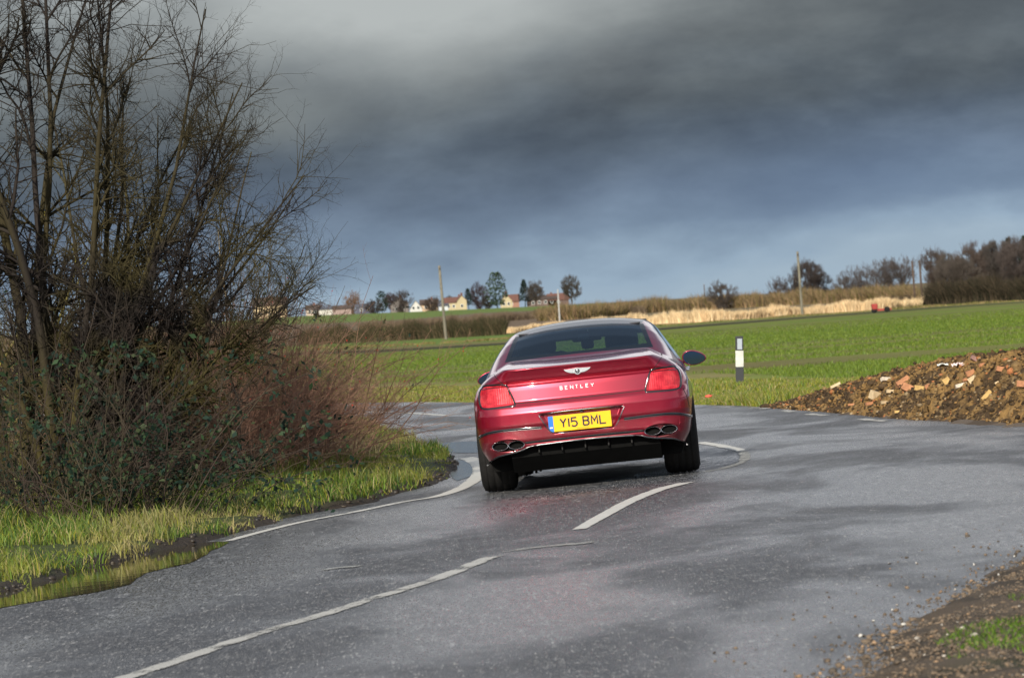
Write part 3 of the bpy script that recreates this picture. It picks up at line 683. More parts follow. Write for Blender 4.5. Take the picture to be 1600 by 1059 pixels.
# generic local-space box
def bx(name, c, s, m, parent, rot=None, bev=.01, taper=None):
    bm = bmesh.new(); bmesh.ops.create_cube(bm, size=1)
    for v_ in bm.verts:
        v_.co = Vector((v_.co.x*s[0], v_.co.y*s[1], v_.co.z*s[2]))
        if taper and v_.co.z > 0: v_.co.x *= taper[0]; v_.co.y *= taper[1]
    if bev: bmesh.ops.bevel(bm, geom=bm.edges[:], offset=bev, segments=2, affect='EDGES', profile=.5)
    if rot: bmesh.ops.rotate(bm, verts=bm.verts, matrix=rot)
    bmesh.ops.translate(bm, verts=bm.verts, vec=c)
    me = bpy.data.meshes.new(name); bm.to_mesh(me); bm.free(); me.materials.append(m)
    o = bpy.data.objects.new(name, me); COL.objects.link(o); o.parent = parent; return o
def tube(name, prof, m, parent, c, axis='x', n=40, ry=1, smooth=True):
    """lathe: prof is a list of (offset along the axis, radius)"""
    V, F = [], []
    for (o_, r_) in prof:
        for i in range(n):
            a_ = 2*math.pi*i/n; u, w = math.cos(a_)*r_, math.sin(a_)*r_*ry
            V.append((c[0]+o_, c[1]+u, c[2]+w) if axis == 'x' else (c[0]+u, c[1]+o_, c[2]+w))
    for k in range(len(prof)-1):
        for i in range(n): j = (i+1) % n; F.append((k*n+i, k*n+j, (k+1)*n+j, (k+1)*n+i))
    return mesh(name, V, F, m, parent, smooth=smooth)
M_fin = plain('fin_black', (.010,.009,.009), .7, spec=.3)
# diffuser and underbody
V = [(-.62,.17,.44),(.62,.17,.44),(.66,.20,.31),(-.66,.20,.31),(-.66,.42,.172),(.66,.42,.172),(.66,4.9,.175),(-.66,4.9,.175)]
dif = mesh('diffuser', V, [(0,1,2,3),(3,2,5,4),(4,5,6,7)], M_under, car, smooth=False)
for x_ in (-.41,-.205,0,.205,.41):
    bx('diffuser_fin', (x_, .20, .365), (.014,.10,.085), M_fin, dif, Matrix.Rotation(R(-18), 3, 'X'), .004)
bx('subframe', (0,1.08,.235), (1.0,.5,.12), M_under, car, bev=.03)
for i, (x_, z_) in enumerate([(-.53,.165),(-.49,.155),(-.45,.168)]): bx('suspension_bracket', (x_, 1.0, z_), (.022,.05,.05), M_under, car, bev=.004)
bx('suspension_arm', (.66,1.05,.22), (.20,.08,.05), M_under, car, bev=.01); bx('suspension_arm', (-.66,1.05,.22), (.20,.08,.05), M_under, car, bev=.01)
# exhausts
for s_ in (1, -1):
    for x_ in (.602, .748):
        c = (x_*s_, 0, .4265); yb = hit(x_*s_, .4265)[0].y
        e = tube('exhaust_tip', [(-.045,.066),(-.050,.0705),(-.050,.0715),(-.044,.0725),(.06,.072)], M_chrome, car, (c[0], yb-.012, c[2]), 'y', 40, .50)
        tube('tailpipe', [(-.047,.0655),(-.008,.064),(-.008,.0)], M_under, e, (c[0], yb-.012, c[2]), 'y', 32, .50)
    # dark liner of the recess
    V = [(.675*s_+math.cos(a_)*.150*k, hit(.675*s_, .4265)[0].y-.006-.0*k, .427+math.sin(a_)*.054*k) for k in (0,.97) for a_ in np.linspace(0, 2*math.pi, 48, endpoint=False)]
    mesh('exhaust_surround', V, [(i, (i+1) % 48, 48+(i+1) % 48, 48+i) for i in range(48)], M_under, car, smooth=False)
    rib('exhaust_rim', [(.675*s_+math.cos(a_)*.153, .427+math.sin(a_)*.057) for a_ in np.linspace(0, 2*math.pi, 40, endpoint=False)], .010, .003, MP, car, closed=True)
# number plate
py0 = hit(0, .585)[0].y; pl = bx('number_plate', (-.024, py0-.012, .577), (.555,.012,.140), plain('plate_yellow', (.92,.47,.005), .35, var=.03), car, bev=.002)
M_ink = plain('plate_ink', (.012,.012,.018), .5)
def text(name, s, size, c, m, parent, ext=.0012, sx=1, off=.0, sp=1.0):
    cu = bpy.data.curves.new(name, 'FONT'); cu.body = s; cu.size = size; cu.extrude = ext; cu.align_x = 'CENTER'; cu.align_y = 'CENTER'; cu.offset = off; cu.space_character = sp
    to = bpy.data.objects.new('t', cu); COL.objects.link(to); bpy.context.view_layer.update()
    me = bpy.data.meshes.new_from_object(to.evaluated_get(bpy.context.evaluated_depsgraph_get())); bpy.data.objects.remove(to)
    me.materials.clear(); me.materials.append(m)
    me.transform(Matrix.Translation(c) @ Matrix.Rotation(R(90), 4, 'X') @ Matrix.Scale(sx, 4, (1,0,0)))
    o = bpy.data.objects.new(name, me); COL.objects.link(o); o.parent = parent; return o
def stroke_text(name, glyphs, x0, z0, h, w, gap, th, y, m, parent):
    """plate lettering drawn as strokes of even weight"""
    bm = bmesh.new(); x = x0
    for g in glyphs:
        if g == ' ': x += w*.62; continue
        gw = .0 if g == '1' else w
        for pts, cl in SG[g]:
            P = [Vector((x+(p[0]*gw if g != '1' else 0), z0+p[1]*h)) for p in pts]; n = len(P)
            L = []
            for i in range(n):
                a_ = P[(i-1) % n] if (cl or i > 0) else P[i]; b_ = P[(i+1) % n] if (cl or i < n-1) else P[i]
                t1 = (P[i]-a_).normalized() if (P[i]-a_).length > 0 else (b_-P[i]).normalized(); t2 = (b_-P[i]).normalized() if (b_-P[i]).length > 0 else t1
                n1 = Vector((-t1.y, t1.x)); n2 = Vector((-t2.y, t2.x)); mm = (n1+n2).normalized(); k = th*.5/max(.45, mm.dot(n1))
                L.append((bm.verts.new((P[i].x+mm.x*k, y, P[i].y+mm.y*k)), bm.verts.new((P[i].x-mm.x*k, y, P[i].y-mm.y*k))))
            for i in range(n if cl else n-1):
                a_, b_ = L[i], L[(i+1) % n]; bm.faces.new((a_[0], a_[1], b_[1], b_[0]))
        x += gw+gap
    r = bmesh.ops.extrude_face_region(bm, geom=bm.faces[:]); bmesh.ops.translate(bm, verts=[v_ for v_ in r['geom'] if isinstance(v_, bmesh.types.BMVert)], vec=(0, -.0012, 0))
    me = bpy.data.meshes.new(name); bm.to_mesh(me); bm.free(); me.materials.append(m); o = bpy.data.objects.new(name, me); COL.objects.link(o); o.parent = parent; return o
SG = {'Y': [([(0,1),(.5,.48),(1,1)], 0), ([(.5,.52),(.5,0)], 0)], '1': [([(0,0),(0,1)], 0)],
      '5': [([(.92,1),(.08,1),(.04,.58),(.30,.63),(.62,.62),(.90,.50),(.98,.30),(.88,.10),(.60,0),(.30,0),(0,.12)], 0)],
      'B': [([(0,0),(0,1),(.65,1),(.90,.90),(.90,.64),(.65,.53),(0,.53)], 0), ([(.62,.53),(.92,.42),(.98,.24),(.88,.06),(.62,0),(0,0)], 0)],
      'M': [([(0,0),(0,1),(.5,.42),(1,1),(1,0)], 0)], 'L': [([(0,1),(0,0),(1,0)], 0)],
      'E': [([(1,1),(0,1),(0,0),(1,0)], 0), ([(0,.52),(.85,.52)], 0)], 'N': [([(0,0),(0,1),(1,0),(1,1)], 0)], 'T': [([(0,1),(1,1)], 0), ([(.5,1),(.5,0)], 0)]}
stroke_text('plate_characters', 'Y15 BML', -.195, .541, .074, .050,   .0235, .0145, py0-.0182, M_ink, pl)
bx('plate_blue_band', (-.279, py0-.0187, .577), (.044,.0014,.138), plain('plate_blue', (.01,.16,.62), .4), pl, bev=0)
bx('plate_country_mark', (-.279, py0-.020, .545), (.026,.0012,.012), plain('plate_mark', (.7,.68,.6), .5), pl, bev=0)
bx('plate_maker_line', (0, py0-.0186, .519), (.11,.001,.003), M_ink, pl, bev=0)
bx('reversing_camera', (0, py0-.03, .666), (.03,.03,.016), M_gloss, car, bev=.004)
# badge and lettering
by = hit(0, 1.02)[0].y
wing = [(-.122,.024),(-.085,.024),(-.035,.027),(0,.030),(.035,.027),(.085,.024),(.122,.024),(.110,.010),(.085,-.004),(.055,-.012),(.028,-.014),(.018,-.024),(0,-.031),(-.018,-.024),(-.028,-.014),(-.055,-.012),(-.085,-.004),(-.110,.010)]
bm = bmesh.new(); f_ = bm.faces.new([bm.verts.new((x_*.97, 0, z_)) for x_, z_ in wing]); r = bmesh.ops.extrude_face_region(bm, geom=[f_])
bmesh.ops.translate(bm, verts=[v_ for v_ in r['geom'] if isinstance(v_, bmesh.types.BMVert)], vec=(0,-.006,0)); bmesh.ops.recalc_face_normals(bm, faces=bm.faces[:])
bmesh.ops.rotate(bm, verts=bm.verts[:], matrix=Matrix.Rotation(R(16), 3, 'X')); bmesh.ops.translate(bm, verts=bm.verts[:], vec=(0, by-.003, 1.019))
me = bpy.data.meshes.new('winged_badge'); bm.to_mesh(me); bm.free(); me.materials.append(plain('badge_silver', (.80,.83,.88), .25, metal=.6)); bd = bpy.data.objects.new('winged_badge', me); COL.objects.link(bd); bd.parent = car
tube('badge_disc', [(-.010,.0),(-.010,.0195),(-.006,.020)], M_gloss, bd, (0, by-.004, 1.020), 'y', 28)
text('badge_letter', 'B', .036, (0, by-.0155, 1.020), M_chrome, bd, off=.0006)
ty = hit(0, .882)[0].y
M_let = plain('letter_silver', (.85,.86,.9), .3, metal=.4); lx = -.167
for ch in 'BENTLEY':
    yy = min(hit(lx+.01, .866)[0].y, hit(lx+.01, .90)[0].y)-.004
    lw = .021 if ch in 'BLET' else .025; stroke_text('boot_letter', ch, lx, .870, .028, lw*.92, 0, .0072, yy, M_let, car); lx += .0455
# wheels
def wheel(x_, y_, w, r_):
    e = empty('wheel'); e.parent = car; sg = 1 if x_ > 0 else -1; hw = w/2; q = r_
    pr = [(-hw+.01,.255),(-hw,.275),(-hw-.006,r_-.06),(-hw+.012,r_-.016),(-hw+.045,r_-.002)]
    for gx in (-.09,-.03,.03,.09):
        k = gx*w/.30; pr += [(k-.007,r_),(k-.003,r_-.005),(k+.003,r_-.005),(k+.007,r_)]
    pr += [(hw-.045,r_-.002),(hw-.012,r_-.016),(hw+.006,r_-.06),(hw,.275),(hw-.01,.255)]
    tube('tyre', pr, M_rub, e, (x_, y_, r_), 'x', 72)
    rim = tube('rim', [(-hw+.01,.262),(-hw+.03,.245),(hw-.04,.245),(hw-.005,.262)], M_dchrome, e, (x_, y_, r_), 'x', 48)
    for i in range(10):
        a_ = 2*math.pi*i/10; bx('spoke', (x_+sg*(hw-.05), y_+math.cos(a_)*.14, r_+math.sin(a_)*.14), (.03,.23,.028), M_dchrome, rim, Matrix.Rotation(a_, 3, 'X'), .005)
    tube('brake_disc', [(-.012,.0),(-.012,.19),(.012,.19),(.012,0)], M_under, e, (x_-sg*.03, y_, r_), 'x', 32)
for s_ in (1, -1): wheel(.825*s_, 1.08, .305, .365); wheel(.785*s_, 4.27, .275, .365)
# door mirrors
for s_ in (1, -1):
    bm = bmesh.new(); bmesh.ops.create_uvsphere(bm, u_segments=28, v_segments=16, radius=1)
    for v_ in bm.verts:
        x_, y_, z_ = v_.co; y_ = y_ if y_ > 0 else max(y_, -.25)
        v_.co = Vector((x_*.114*(1+.0*z_), y_*.11, (z_*.071)*(1-.22*(x_*s_)) - .010*x_*s_))
    bmesh.ops.translate(bm, verts=bm.verts[:], vec=((1.015 if s_ > 0 else .93)*s_, 3.12, .985))
    me = bpy.data.meshes.new('door_mirror'); bm.to_mesh(me); bm.free(); me.materials.append(MP); me.polygons.foreach_set('use_smooth', [True]*len(me.polygons))
    mo = bpy.data.objects.new('door_mirror', me); COL.objects.link(mo); mo.parent = car
    V = [((1.015 if s_ > 0 else .93)*s_, 3.088, .985)]+[((1.015 if s_ > 0 else .93)*s_+math.cos(a_)*.104, 3.088, .985+math.sin(a_)*.063*(1-.22*math.cos(a_))-.010*math.cos(a_)) for a_ in np.linspace(0, 2*math.pi, 40, endpoint=False)] if s_ > 0 else \
        [((1.015 if s_ > 0 else .93)*s_, 3.088, .985)]+[((1.015 if s_ > 0 else .93)*s_+math.cos(a_)*.104, 3.088, .985+math.sin(a_)*.063*(1+.22*math.cos(a_))+.010*math.cos(a_)) for a_ in np.linspace(0, 2*math.pi, 40, endpoint=False)]
    mesh('mirror_glass', V, [(0, 1+i, 1+(i+1) % 40) for i in range(40)], plain('mirror_silver', (.07,.11,.17), .03, metal=1, var=0), mo, smooth=False)
    bx('mirror_arm', (.895*s_, 3.14, .955), (.11,.06,.025), M_gloss, mo, bev=.008)
    for y_ in (2.05, 3.05): bx('door_handle', (.952*s_, y_, .90), (.03,.20,.024), M_chrome, car, bev=.008)
# interior
def seat(x_, y_, top, w=.44, nm='front_seat'):
    se = bx(nm, (x_, y_, top-.36), (w,.16,.55), M_leather, car, Matrix.Rotation(R(12), 3, 'X'), .06)
    bx('headrest', (x_, y_-.03, top-.02), (w*.62,.12,.18), M_leather, se, Matrix.Rotation(R(6), 3, 'X'), .05)
seat(.36, 2.75, 1.24, .50); seat(-.44, 2.75, 1.27, .60)
for s_ in (1,-1): bx('visor_blocker', (.33*s_,3.02,1.335), (.56,.03,.13), M_leather, car, bev=.01)  # dark boxes added at the windscreen top to darken the upper rear window
bx('sensor_housing', (.03,3.10,1.25), (.12,.08,.16), M_leather, car, bev=.03)
rb = bx('rear_bench', (0,1.72,.82), (1.36,.22,.52), M_leather, car, Matrix.Rotation(R(18), 3, 'X'), .07)
for x_ in (-.40,.40): bx('headrest', (x_, 1.62, 1.11), (.32,.12,.16), M_leather, rb, None, .05)
bx('parcel_shelf', (0,1.25,1.045), (1.30,.75,.03), M_leather, car, bev=.01)
bx('dashboard', (0,3.55,.92), (1.40,.42,.20), M_leather, car, bev=.06)
bx('interior_mirror', (.03,3.04,1.29), (.28,.04,.09), M_gloss, car, bev=.02)
bx('mirror_stalk', (-.02,3.12,1.35), (.13,.07,.10), M_leather, car, bev=.03)
bx('headlining', (0,2.45,1.375), (1.12,1.1,.012), M_leather, car, bev=.004)
bx('cabin_floor', (0,2.6,.40), (1.6,2.6,.04), M_leather, car, bev=.01)
for s_ in (1,-1): bx('door_card', (.80*s_,2.5,.80), (.04,2.2,.50), M_leather, car, bev=.01)
bx('steering_wheel', (.38,3.18,.96), (.34,.03,.30), M_leather, car, Matrix.Rotation(R(-20), 3, 'X'), .10)
# ================================================================ TREES AND SHRUBS
def tubes(name, lines, m, parent=None, sides=4, colfn=None):
    """lines: list of (points (n,3), radii (n,)) -> one mesh of tapered tubes"""
    groups = {}
    for p, r in lines: groups.setdefault(len(p), []).append((p, r))
    V, F, n0 = [], [], 0
    for n, L in groups.items():
        P = np.array([p for p, _ in L], dtype=float); Rr = np.array([r for _, r in L], dtype=float); m_ = len(L)
        T_ = np.gradient(P, axis=1); T_ /= np.linalg.norm(T_, axis=2, keepdims=True)+1e-9
        ref = np.tile((.31,.87,.12), (m_, n, 1)); A = np.cross(T_, ref); A /= np.linalg.norm(A, axis=2, keepdims=True)+1e-9; B = np.cross(T_, A)
        ang = np.arange(sides)*2*np.pi/sides
        Q = P[:,:,None,:]+Rr[:,:,None,None]*(A[:,:,None,:]*np.cos(ang)[:,None]+B[:,:,None,:]*np.sin(ang)[:,None])
        V.append(Q.reshape(-1, 3)); i = (np.arange(m_)*n*sides)[:,None,None]; k = (np.arange(n-1)*sides)[None,:,None]; j = np.arange(sides)[None,None,:]; j2 = (j+1) % sides
        F.append(np.stack([i+k+j, i+k+j2, i+k+sides+j2, i+k+sides+j], -1).reshape(-1, 4)+n0); n0 += m_*n*sides
    V = np.vstack(V); F = np.vstack(F); return mesh(name, V, F, m, parent, col=colfn(V) if colfn else None)
def branch(p0, d, L, r, n=6, curve=0, wob=.12, up=0.0, tip=.25):
    """a wandering tapered limb; up bends it towards the sky"""
    P = [np.array(p0, float)]; d = np.array(d, float); d /= np.linalg.norm(d)
    for i in range(n-1):
        d = d+rng.normal(0, wob, 3); d[2] += up; d /= np.linalg.norm(d); P.append(P[-1]+d*L/(n-1))
    return np.array(P), np.linspace(r, r*tip, n)
def side_dir(t, ang):
    t = t/np.linalg.norm(t); q = rng.normal(0, 1, 3); q -= t*q.dot(t); q /= np.linalg.norm(q)+1e-9; return t*math.cos(ang)+q*math.sin(ang)
def sprout(line, out, k, Lr, rr, n, ang=(.5,.9), up=.05, wob=.12, span=(.2,1.0), tip=.35):
    P, r = line; T_ = np.gradient(P, axis=0)
    for _ in range(k):
        t = rng.uniform(*span)*(len(P)-1); i = min(int(t), len(P)-2); f = t-i
        p = P[i]*(1-f)+P[i+1]*f; rad = r[i]*(1-f)+r[i+1]*f
        out.append(branch(p, side_dir(T_[i], rng.uniform(*ang)), rng.uniform(*Lr)*(1.15-.5*t/len(P)), min(rad*.7, rr), n, wob=wob, up=up, tip=tip))
def bark(hi, moss, base_z, reach=4.0, amount=.75):
    def f(V):
        n = fbm(V[:,0]*3, V[:,2]*2.2, 5); k = np.clip(amount*(1.25-(V[:,2]-base_z)/reach), 0, 1)*sstep(.35,.6,n)
        c = np.array(hi)*(1-k[:,None])+np.array(moss)*k[:,None]; return c*(.8+.4*vnoise(V[:,0]*25,V[:,2]*25,3))[:,None]
    return f
m_bark = vcol('bark', .85, .2, noise=.25, ns=25)
def gpt(px, py): q = gp(px, py); return np.array([q[0], q[1], float(H(*q))+.12])
def big_tree(name, base, stems, hi, moss, label, group=None, dens=1.0, spur=True, cat='tree'):
    t = empty(name, base); tag(t, label, cat, group); inv = -np.array(base)
    trunk, limbs, twigs, spurs = [], [], [], []
    for (lean, fwd, L, r, up) in stems:
        d = np.array([math.sin(lean), fwd, math.cos(lean)]); s0 = np.array([rng.normal(0,.10), rng.normal(0,.10), -.1])
        trunk.append(branch(s0, d, L, r, 11, wob=.055, up=up, tip=.16))
    for s in trunk: sprout(s, limbs, int(13*dens), (.45,1.25), .022, 7, (.4,.9), .04, .13, (.12,.97))
    mids = []
    for l in limbs: sprout(l, mids, int(10*dens), (.25,.75), .0085, 6, (.5,1.1), .03, .20, (.12,.97))
    for l in limbs+trunk: sprout(l, twigs, int(6*dens), (.12,.34), .006, 4, (.6,1.2), .05, .22, (.30,1.0))
    for l in mids: sprout(l, twigs, int(5*dens), (.07,.24), .0050, 4, (.6,1.25), .02, .25, (.1,1.0), tip=.6)
    if spur:
        for l in twigs: sprout(l, spurs, 2, (.03,.09), .0038, 2, (.6,1.2), 0, .1, (.2,1.0), tip=.8)
    bz = bark(hi, moss, -.0, 4.5)
    tubes('trunk', trunk, m_bark, t, 8, bz); tubes('limbs', limbs+mids, m_bark, t, 5, bz); tubes('twigs', twigs+spurs, m_bark, t, 3, bz); return t
DK, MOSS = (.019,.015,.013), (.058,.048,.012)
b1 = gpt(118, 826); b2 = gpt(20, 842)-np.array([.1,-1.5,0]); b3 = gpt(190, 785)+np.array([0,1.6,0])
big_tree('bare_tree', b1, [(-.04,.05,6.6,.055,.0),(.04,.1,6.5,.048,.0),(.11,-.05,6.0,.045,.0),(.17,.1,5.6,.04,0),(.23,-.1,5.0,.042,0),(.30,.1,4.5,.04,0),(.37,0,4.1,.04,.0),(.42,-.05,4.5,.040,.0),(.50,.1,4.35,.038,0),(.58,-.15,4.1,.036,0),(.66,.05,3.7,.036,.0),(.78,0,3.25,.034,.0),(.90,-.1,2.8,.032,.0),(.54,.25,4.2,.034,0),(-.2,.1,6.2,.045,.01)],
         DK, MOSS, 'tall bare many-stemmed tree fanning up and right from the middle of the left verge', 'bare trees on the left verge')
big_tree('bare_tree', b2, [(-.12,.05,6.6,.06,.01),(.05,.1,6.8,.065,.0),(.16,.1,6.6,.045,.0),(-.03,0,6.6,.045,.0),(.22,0,5.8,.045,.0),(-.4,.1,6,.05,.03),(.5,.1,4.6,.04,.04)],
         DK, MOSS, 'bare tree with dark upright forked stems at the left edge of the photo', 'bare trees on the left verge')
big_tree('bare_tree', b3, [(.10,.05,4.6,.04,.0),(.28,.1,4.0,.04,.0),(.52,0,3.2,.04,.0),(.76,.0,2.9,.034,.01),(1.05,-.1,2.4,.03,.04),(-.2,.1,4.6,.04,.01)],
         (.032,.026,.018), (.095,.080,.015), 'lower yellow mossy tree leaning right behind the tall bare tree', 'bare trees on the left verge', dens=.85)
# arching yellow-lichened stems nearest the camera
b4 = gpt(-60, 800); t = empty('arching_shrub', b4); tag(t, 'shrub with thick yellow mossy stems arching in from the left edge', 'shrub')
def along(pts, D, r0, r1, n=14):
    """a limb through directions of the photograph at depth D (world points relative to b4)"""
    P = [np.array(ray(*p)*(D/ray(*p).y))+np.array([0,0,EYE]) for p in pts]; Q = []
    for i in range(len(P)-1):
        p0 = P[max(i-1,0)]; p1, p2 = P[i], P[i+1]; p3 = P[min(i+2, len(P)-1)]
        for tt in np.linspace(0,1,4,endpoint=False): Q.append(.5*((2*p1)+(-p0+p2)*tt+(2*p0-5*p1+4*p2-p3)*tt*tt+(-p0+3*p1-3*p2+p3)*tt**3))
    Q.append(P[-1]); return np.array(Q), np.linspace(r0, r1, len(Q))
def rel(l, b): return l[0]-b, l[1]
st = [rel(along(p, b4[1], r0, r1), b4) for p, r0, r1 in (
    ([(-60,800),(-40,700),(8,668),(45,640),(62,590),(92,500),(118,420),(112,380)], .030,.009),
    ([(50,634),(75,600),(105,560),(125,505),(122,440),(140,400)], .016,.006), ([(-60,800),(-45,640),(0,570),(40,500),(68,420),(70,330)], .026,.008))]
for s in st:
    o = tubes('stem', [s], m_bark, t, 7, bark((.10,.085,.03),(.32,.26,.02),-2,9,1)); tw = []; sprout(s, tw, 9, (.2,.7), .006, 5, (.4,.9), .05); tubes('twigs', tw, m_bark, o, 4, bark((.08,.065,.03),(.18,.15,.03),-2,9,1))
# pale saplings among the brown shrubs
for i, (px, py, ptop, sc, lab) in enumerate([(352,745,-8,1.0,'pale slender sapling trunk rising through the brown shrub, tallest of three'),(318,742,-3,.8,'thin pale sapling left of the tallest pale sapling'),(402,738,2,.75,'thin pale sapling right of the tallest pale sapling')]):
    b = gpt(px, py); t = empty('sapling', b); tag(t, lab, 'sapling', 'pale saplings in the brown shrub')
    s = [branch((0,0,-.1), (.02*ptop/4,0,1), 2.9*sc, .019*sc, 12, wob=.045, up=.03)]; l = []; sprout(s[0], l, 16, (.5,1.2), .006, 6, (.3,.7), .09, .08, (.3,1)); tw = []; [sprout(q, tw, 5, (.15,.4), .0035, 4) for q in l]
    tubes('trunk', s, m_bark, t, 7, bark((.38,.28,.17),(.30,.24,.08),0,9,.4)); tubes('twigs', l+tw, m_bark, t, 3, bark((.12,.09,.06),(.13,.11,.03),0,3,.5))
# tangles of canes
def tangle(name, base, wx, wy, n, L, cols, label, cat='shrub', group=None, leaves=0, leafcol=None, hips=0, lean=0.0, tw_n=7, r=.0045, leafy_top=1.6, bend=-.10):
    t = empty(name, base); tag(t, label, cat, group); canes, tw = [], []
    for _ in range(n):
        p = (rng.normal(0,wx*.5), rng.normal(0,wy*.5), -.05); a = rng.uniform(0,2*np.pi); sp = rng.uniform(.15,.95)
        canes.append(branch(p, (math.cos(a)*sp+lean+p[0]*.5, math.sin(a)*sp*.6, 1), rng.uniform(*L), r*rng.uniform(.7,1.6), 8, wob=.12, up=bend*sp, tip=.3))
    for c in canes: sprout(c, tw, tw_n, (.15,.6), .0028, 4, (.4,1.1), .0, .16, (.15,1), tip=.6)
    t2 = []; [sprout(q, t2, 2, (.06,.22), .0022, 3, (.5,1.1), 0, .2, (.2,1), tip=.8) for q in tw]
    f = bark(cols[0], cols[1], -1, 5, .8); tubes('canes', canes, m_bark, t, 4, f); tubes('twigs', tw+t2, m_bark, t, 3, f)
    src = np.vstack([q[0] for q in tw]); 
    if leaves:
        k = src[rng.integers(0, len(src), leaves)]+rng.normal(0,.03,(leaves,3)); k = k[(k[:,2] < leafy_top) & (fbm((k[:,0]+base[0])*1.6, k[:,2]*1.8+base[1], 9) > .47)]; k[:,2] = np.maximum(k[:,2],.03)
        leafmesh('leaves', k, rng.uniform(.018,.042,len(k)), leafcol, t)
    if hips:
        k = src[rng.integers(0, len(src), hips)]; k = k[k[:,2] > .5]
        o = stones('rose_hips', k[:,0], k[:,1], k[:,2], np.full(len(k), .009), np.tile((.45,.025,.015),(len(k),1)), m_stone); o.parent = t; o['kind'] = 'stuff'
    return t
m_leaf = vcol('leaf', .65, .2, trans=.2, noise=.2, ns=12)
def leafmesh(name, c, s, cols, parent, m=None):
    n = len(c); a = rng.normal(0,1,(n,3)); a /= np.linalg.norm(a,axis=1)[:,None]; b = np.cross(a, rng.normal(0,1,(n,3))); b /= np.linalg.norm(b,axis=1)[:,None]
    s = s[:,None]; V = np.stack([c-a*s, c+b*s*.55-a*s*.1, c+a*s, c-b*s*.55-a*s*.1], 1).reshape(-1,3); F = np.arange(4*n).reshape(n,4)
    cc = np.array(cols)[rng.integers(0,len(cols),n)]*rng.uniform(.7,1.35,(n,1)); return mesh(name, V, F, m or m_leaf, parent, col=np.repeat(cc,4,0), smooth=False)
BR, RB = (.21,.115,.080), (.26,.16,.105)
for i, (px, py, wx, n, L, lab) in enumerate([(405,738,.9,190,(1.1,1.9),'reddish brown bare shrub with red hips, nearest the tip of the verge'),(372,760,1.0,210,(1.4,2.3),'reddish brown bare shrub with red hips round the pale saplings'),
        (318,762,1.1,190,(1.4,2.3),'brown bare shrub with red hips left of the pale saplings'),(445,704,.7,110,(.9,1.5),'small brown twiggy shrub overhanging the road behind the verge')]):
    tangle('rose_shrub', gpt(px, py+14)+np.array([0,.2,0]), wx, 1.0, n, L, (BR,RB), lab, group='brown shrubs on the verge', hips=[150,160,130,50][i], lean=[.12,.05,0,.3][i], tw_n=12)
DG = [(.014,.034,.022),(.022,.046,.018),(.010,.024,.016),(.045,.06,.028)]
for i, (px, py, wx, n, L, lv, lab) in enumerate([(60,812,1.2,70,(1.1,2.2),2600,'dark bramble with small deep green leaves below the left trees'),(175,806,1.1,80,(1.1,2.2),3000,'dark bramble at the foot of the tall bare tree'),
        (235,800,.8,55,(.7,1.3),900,'open tangle of dark bramble canes right of the tall bare tree'),(-60,820,1.0,60,(1.2,2.4),2000,'dark bramble cut by the left edge of the photo')]):
    tangle('bramble', gpt(px, py+(38 if px < 200 else 12))+np.array([0,.7,0]), wx, .9, n, L, ((.045,.032,.026),(.06,.05,.03)), lab, 'bramble', 'brambles under the trees', leaves=lv, leafcol=DG, tw_n=6, bend=-.16, r=.0055)
for i, (px, py, n, L, lab) in enumerate([(120,770,120,(2.0,3.4),'dense dark thicket behind the tall bare tree'),(10,775,110,(2.0,3.4),'dense dark thicket behind the trees at the left edge'),(240,762,110,(1.7,2.9),'dense olive brown thicket behind the leaning mossy tree')]):
    tangle('thicket', gpt(px, py)+np.array([0,2.2,0]), 1.5, 1.6, n, L, ((.06,.045,.028),(.11,.09,.025)), lab, 'thicket', 'thickets behind the trees', leaves=[3800,3600,1500][i], leafcol=DG+[(.06,.06,.02)], tw_n=10, bend=-.03, r=.008, leafy_top=2.7)
# straw and tall dead grass at the foot of the shrubs
n = 5200; q = gp(400,748); px = rng.normal(q[0]-.1,.75,n); py = rng.normal(q[1],1.1,n); s = sdf(px,py,VP); k = s > .8; px,py,s = px[k],py[k],s[k]
tag(blades('straw_grass', px, py, verge_z(px,py,s), rng.uniform(.12,.38,len(px)), rng.uniform(.005,.010,len(px)), rng.uniform(.3,1.3,len(px)), pal(len(px), [(.42,.34,.20),(.30,.24,.13)],[.6,.4]), m_blade), 'pale dead grass at the foot of the brown shrubs', 'grass', kind='stuff')
# dead stalks by the verge edge at the left
n = 160; px = rng.uniform(-5.4,-3.2,n); py = rng.uniform(41,46,n); s = sdf(px,py,VP); k = s > .8; px,py,s = px[k],py[k],s[k]
tag(blades('dead_stalks', px, py, verge_z(px,py,s), rng.uniform(.2,.6,len(px)), rng.uniform(.006,.010,len(px)), rng.uniform(.2,.7,len(px)), pal(len(px), [(.34,.27,.16),(.16,.12,.07)],[.5,.5]), m_blade), 'dead upright stalks in front of the brambles', 'stalks', kind='stuff')

# ================================================================ SOIL HEAP AND RUBBLE
HB = polyline([(1185,637),(1240,641),(1320,648),(1400,656),(1480,660),(1560,665),(1660,670),(1800,678)], 240)
hs = np.r_[0, np.cumsum(np.hypot(*np.diff(HB, axis=0).T))]; HL = hs[-1]
upx = np.array([np.interp(t, [0,1], [0,1]) for t in (0,1)])
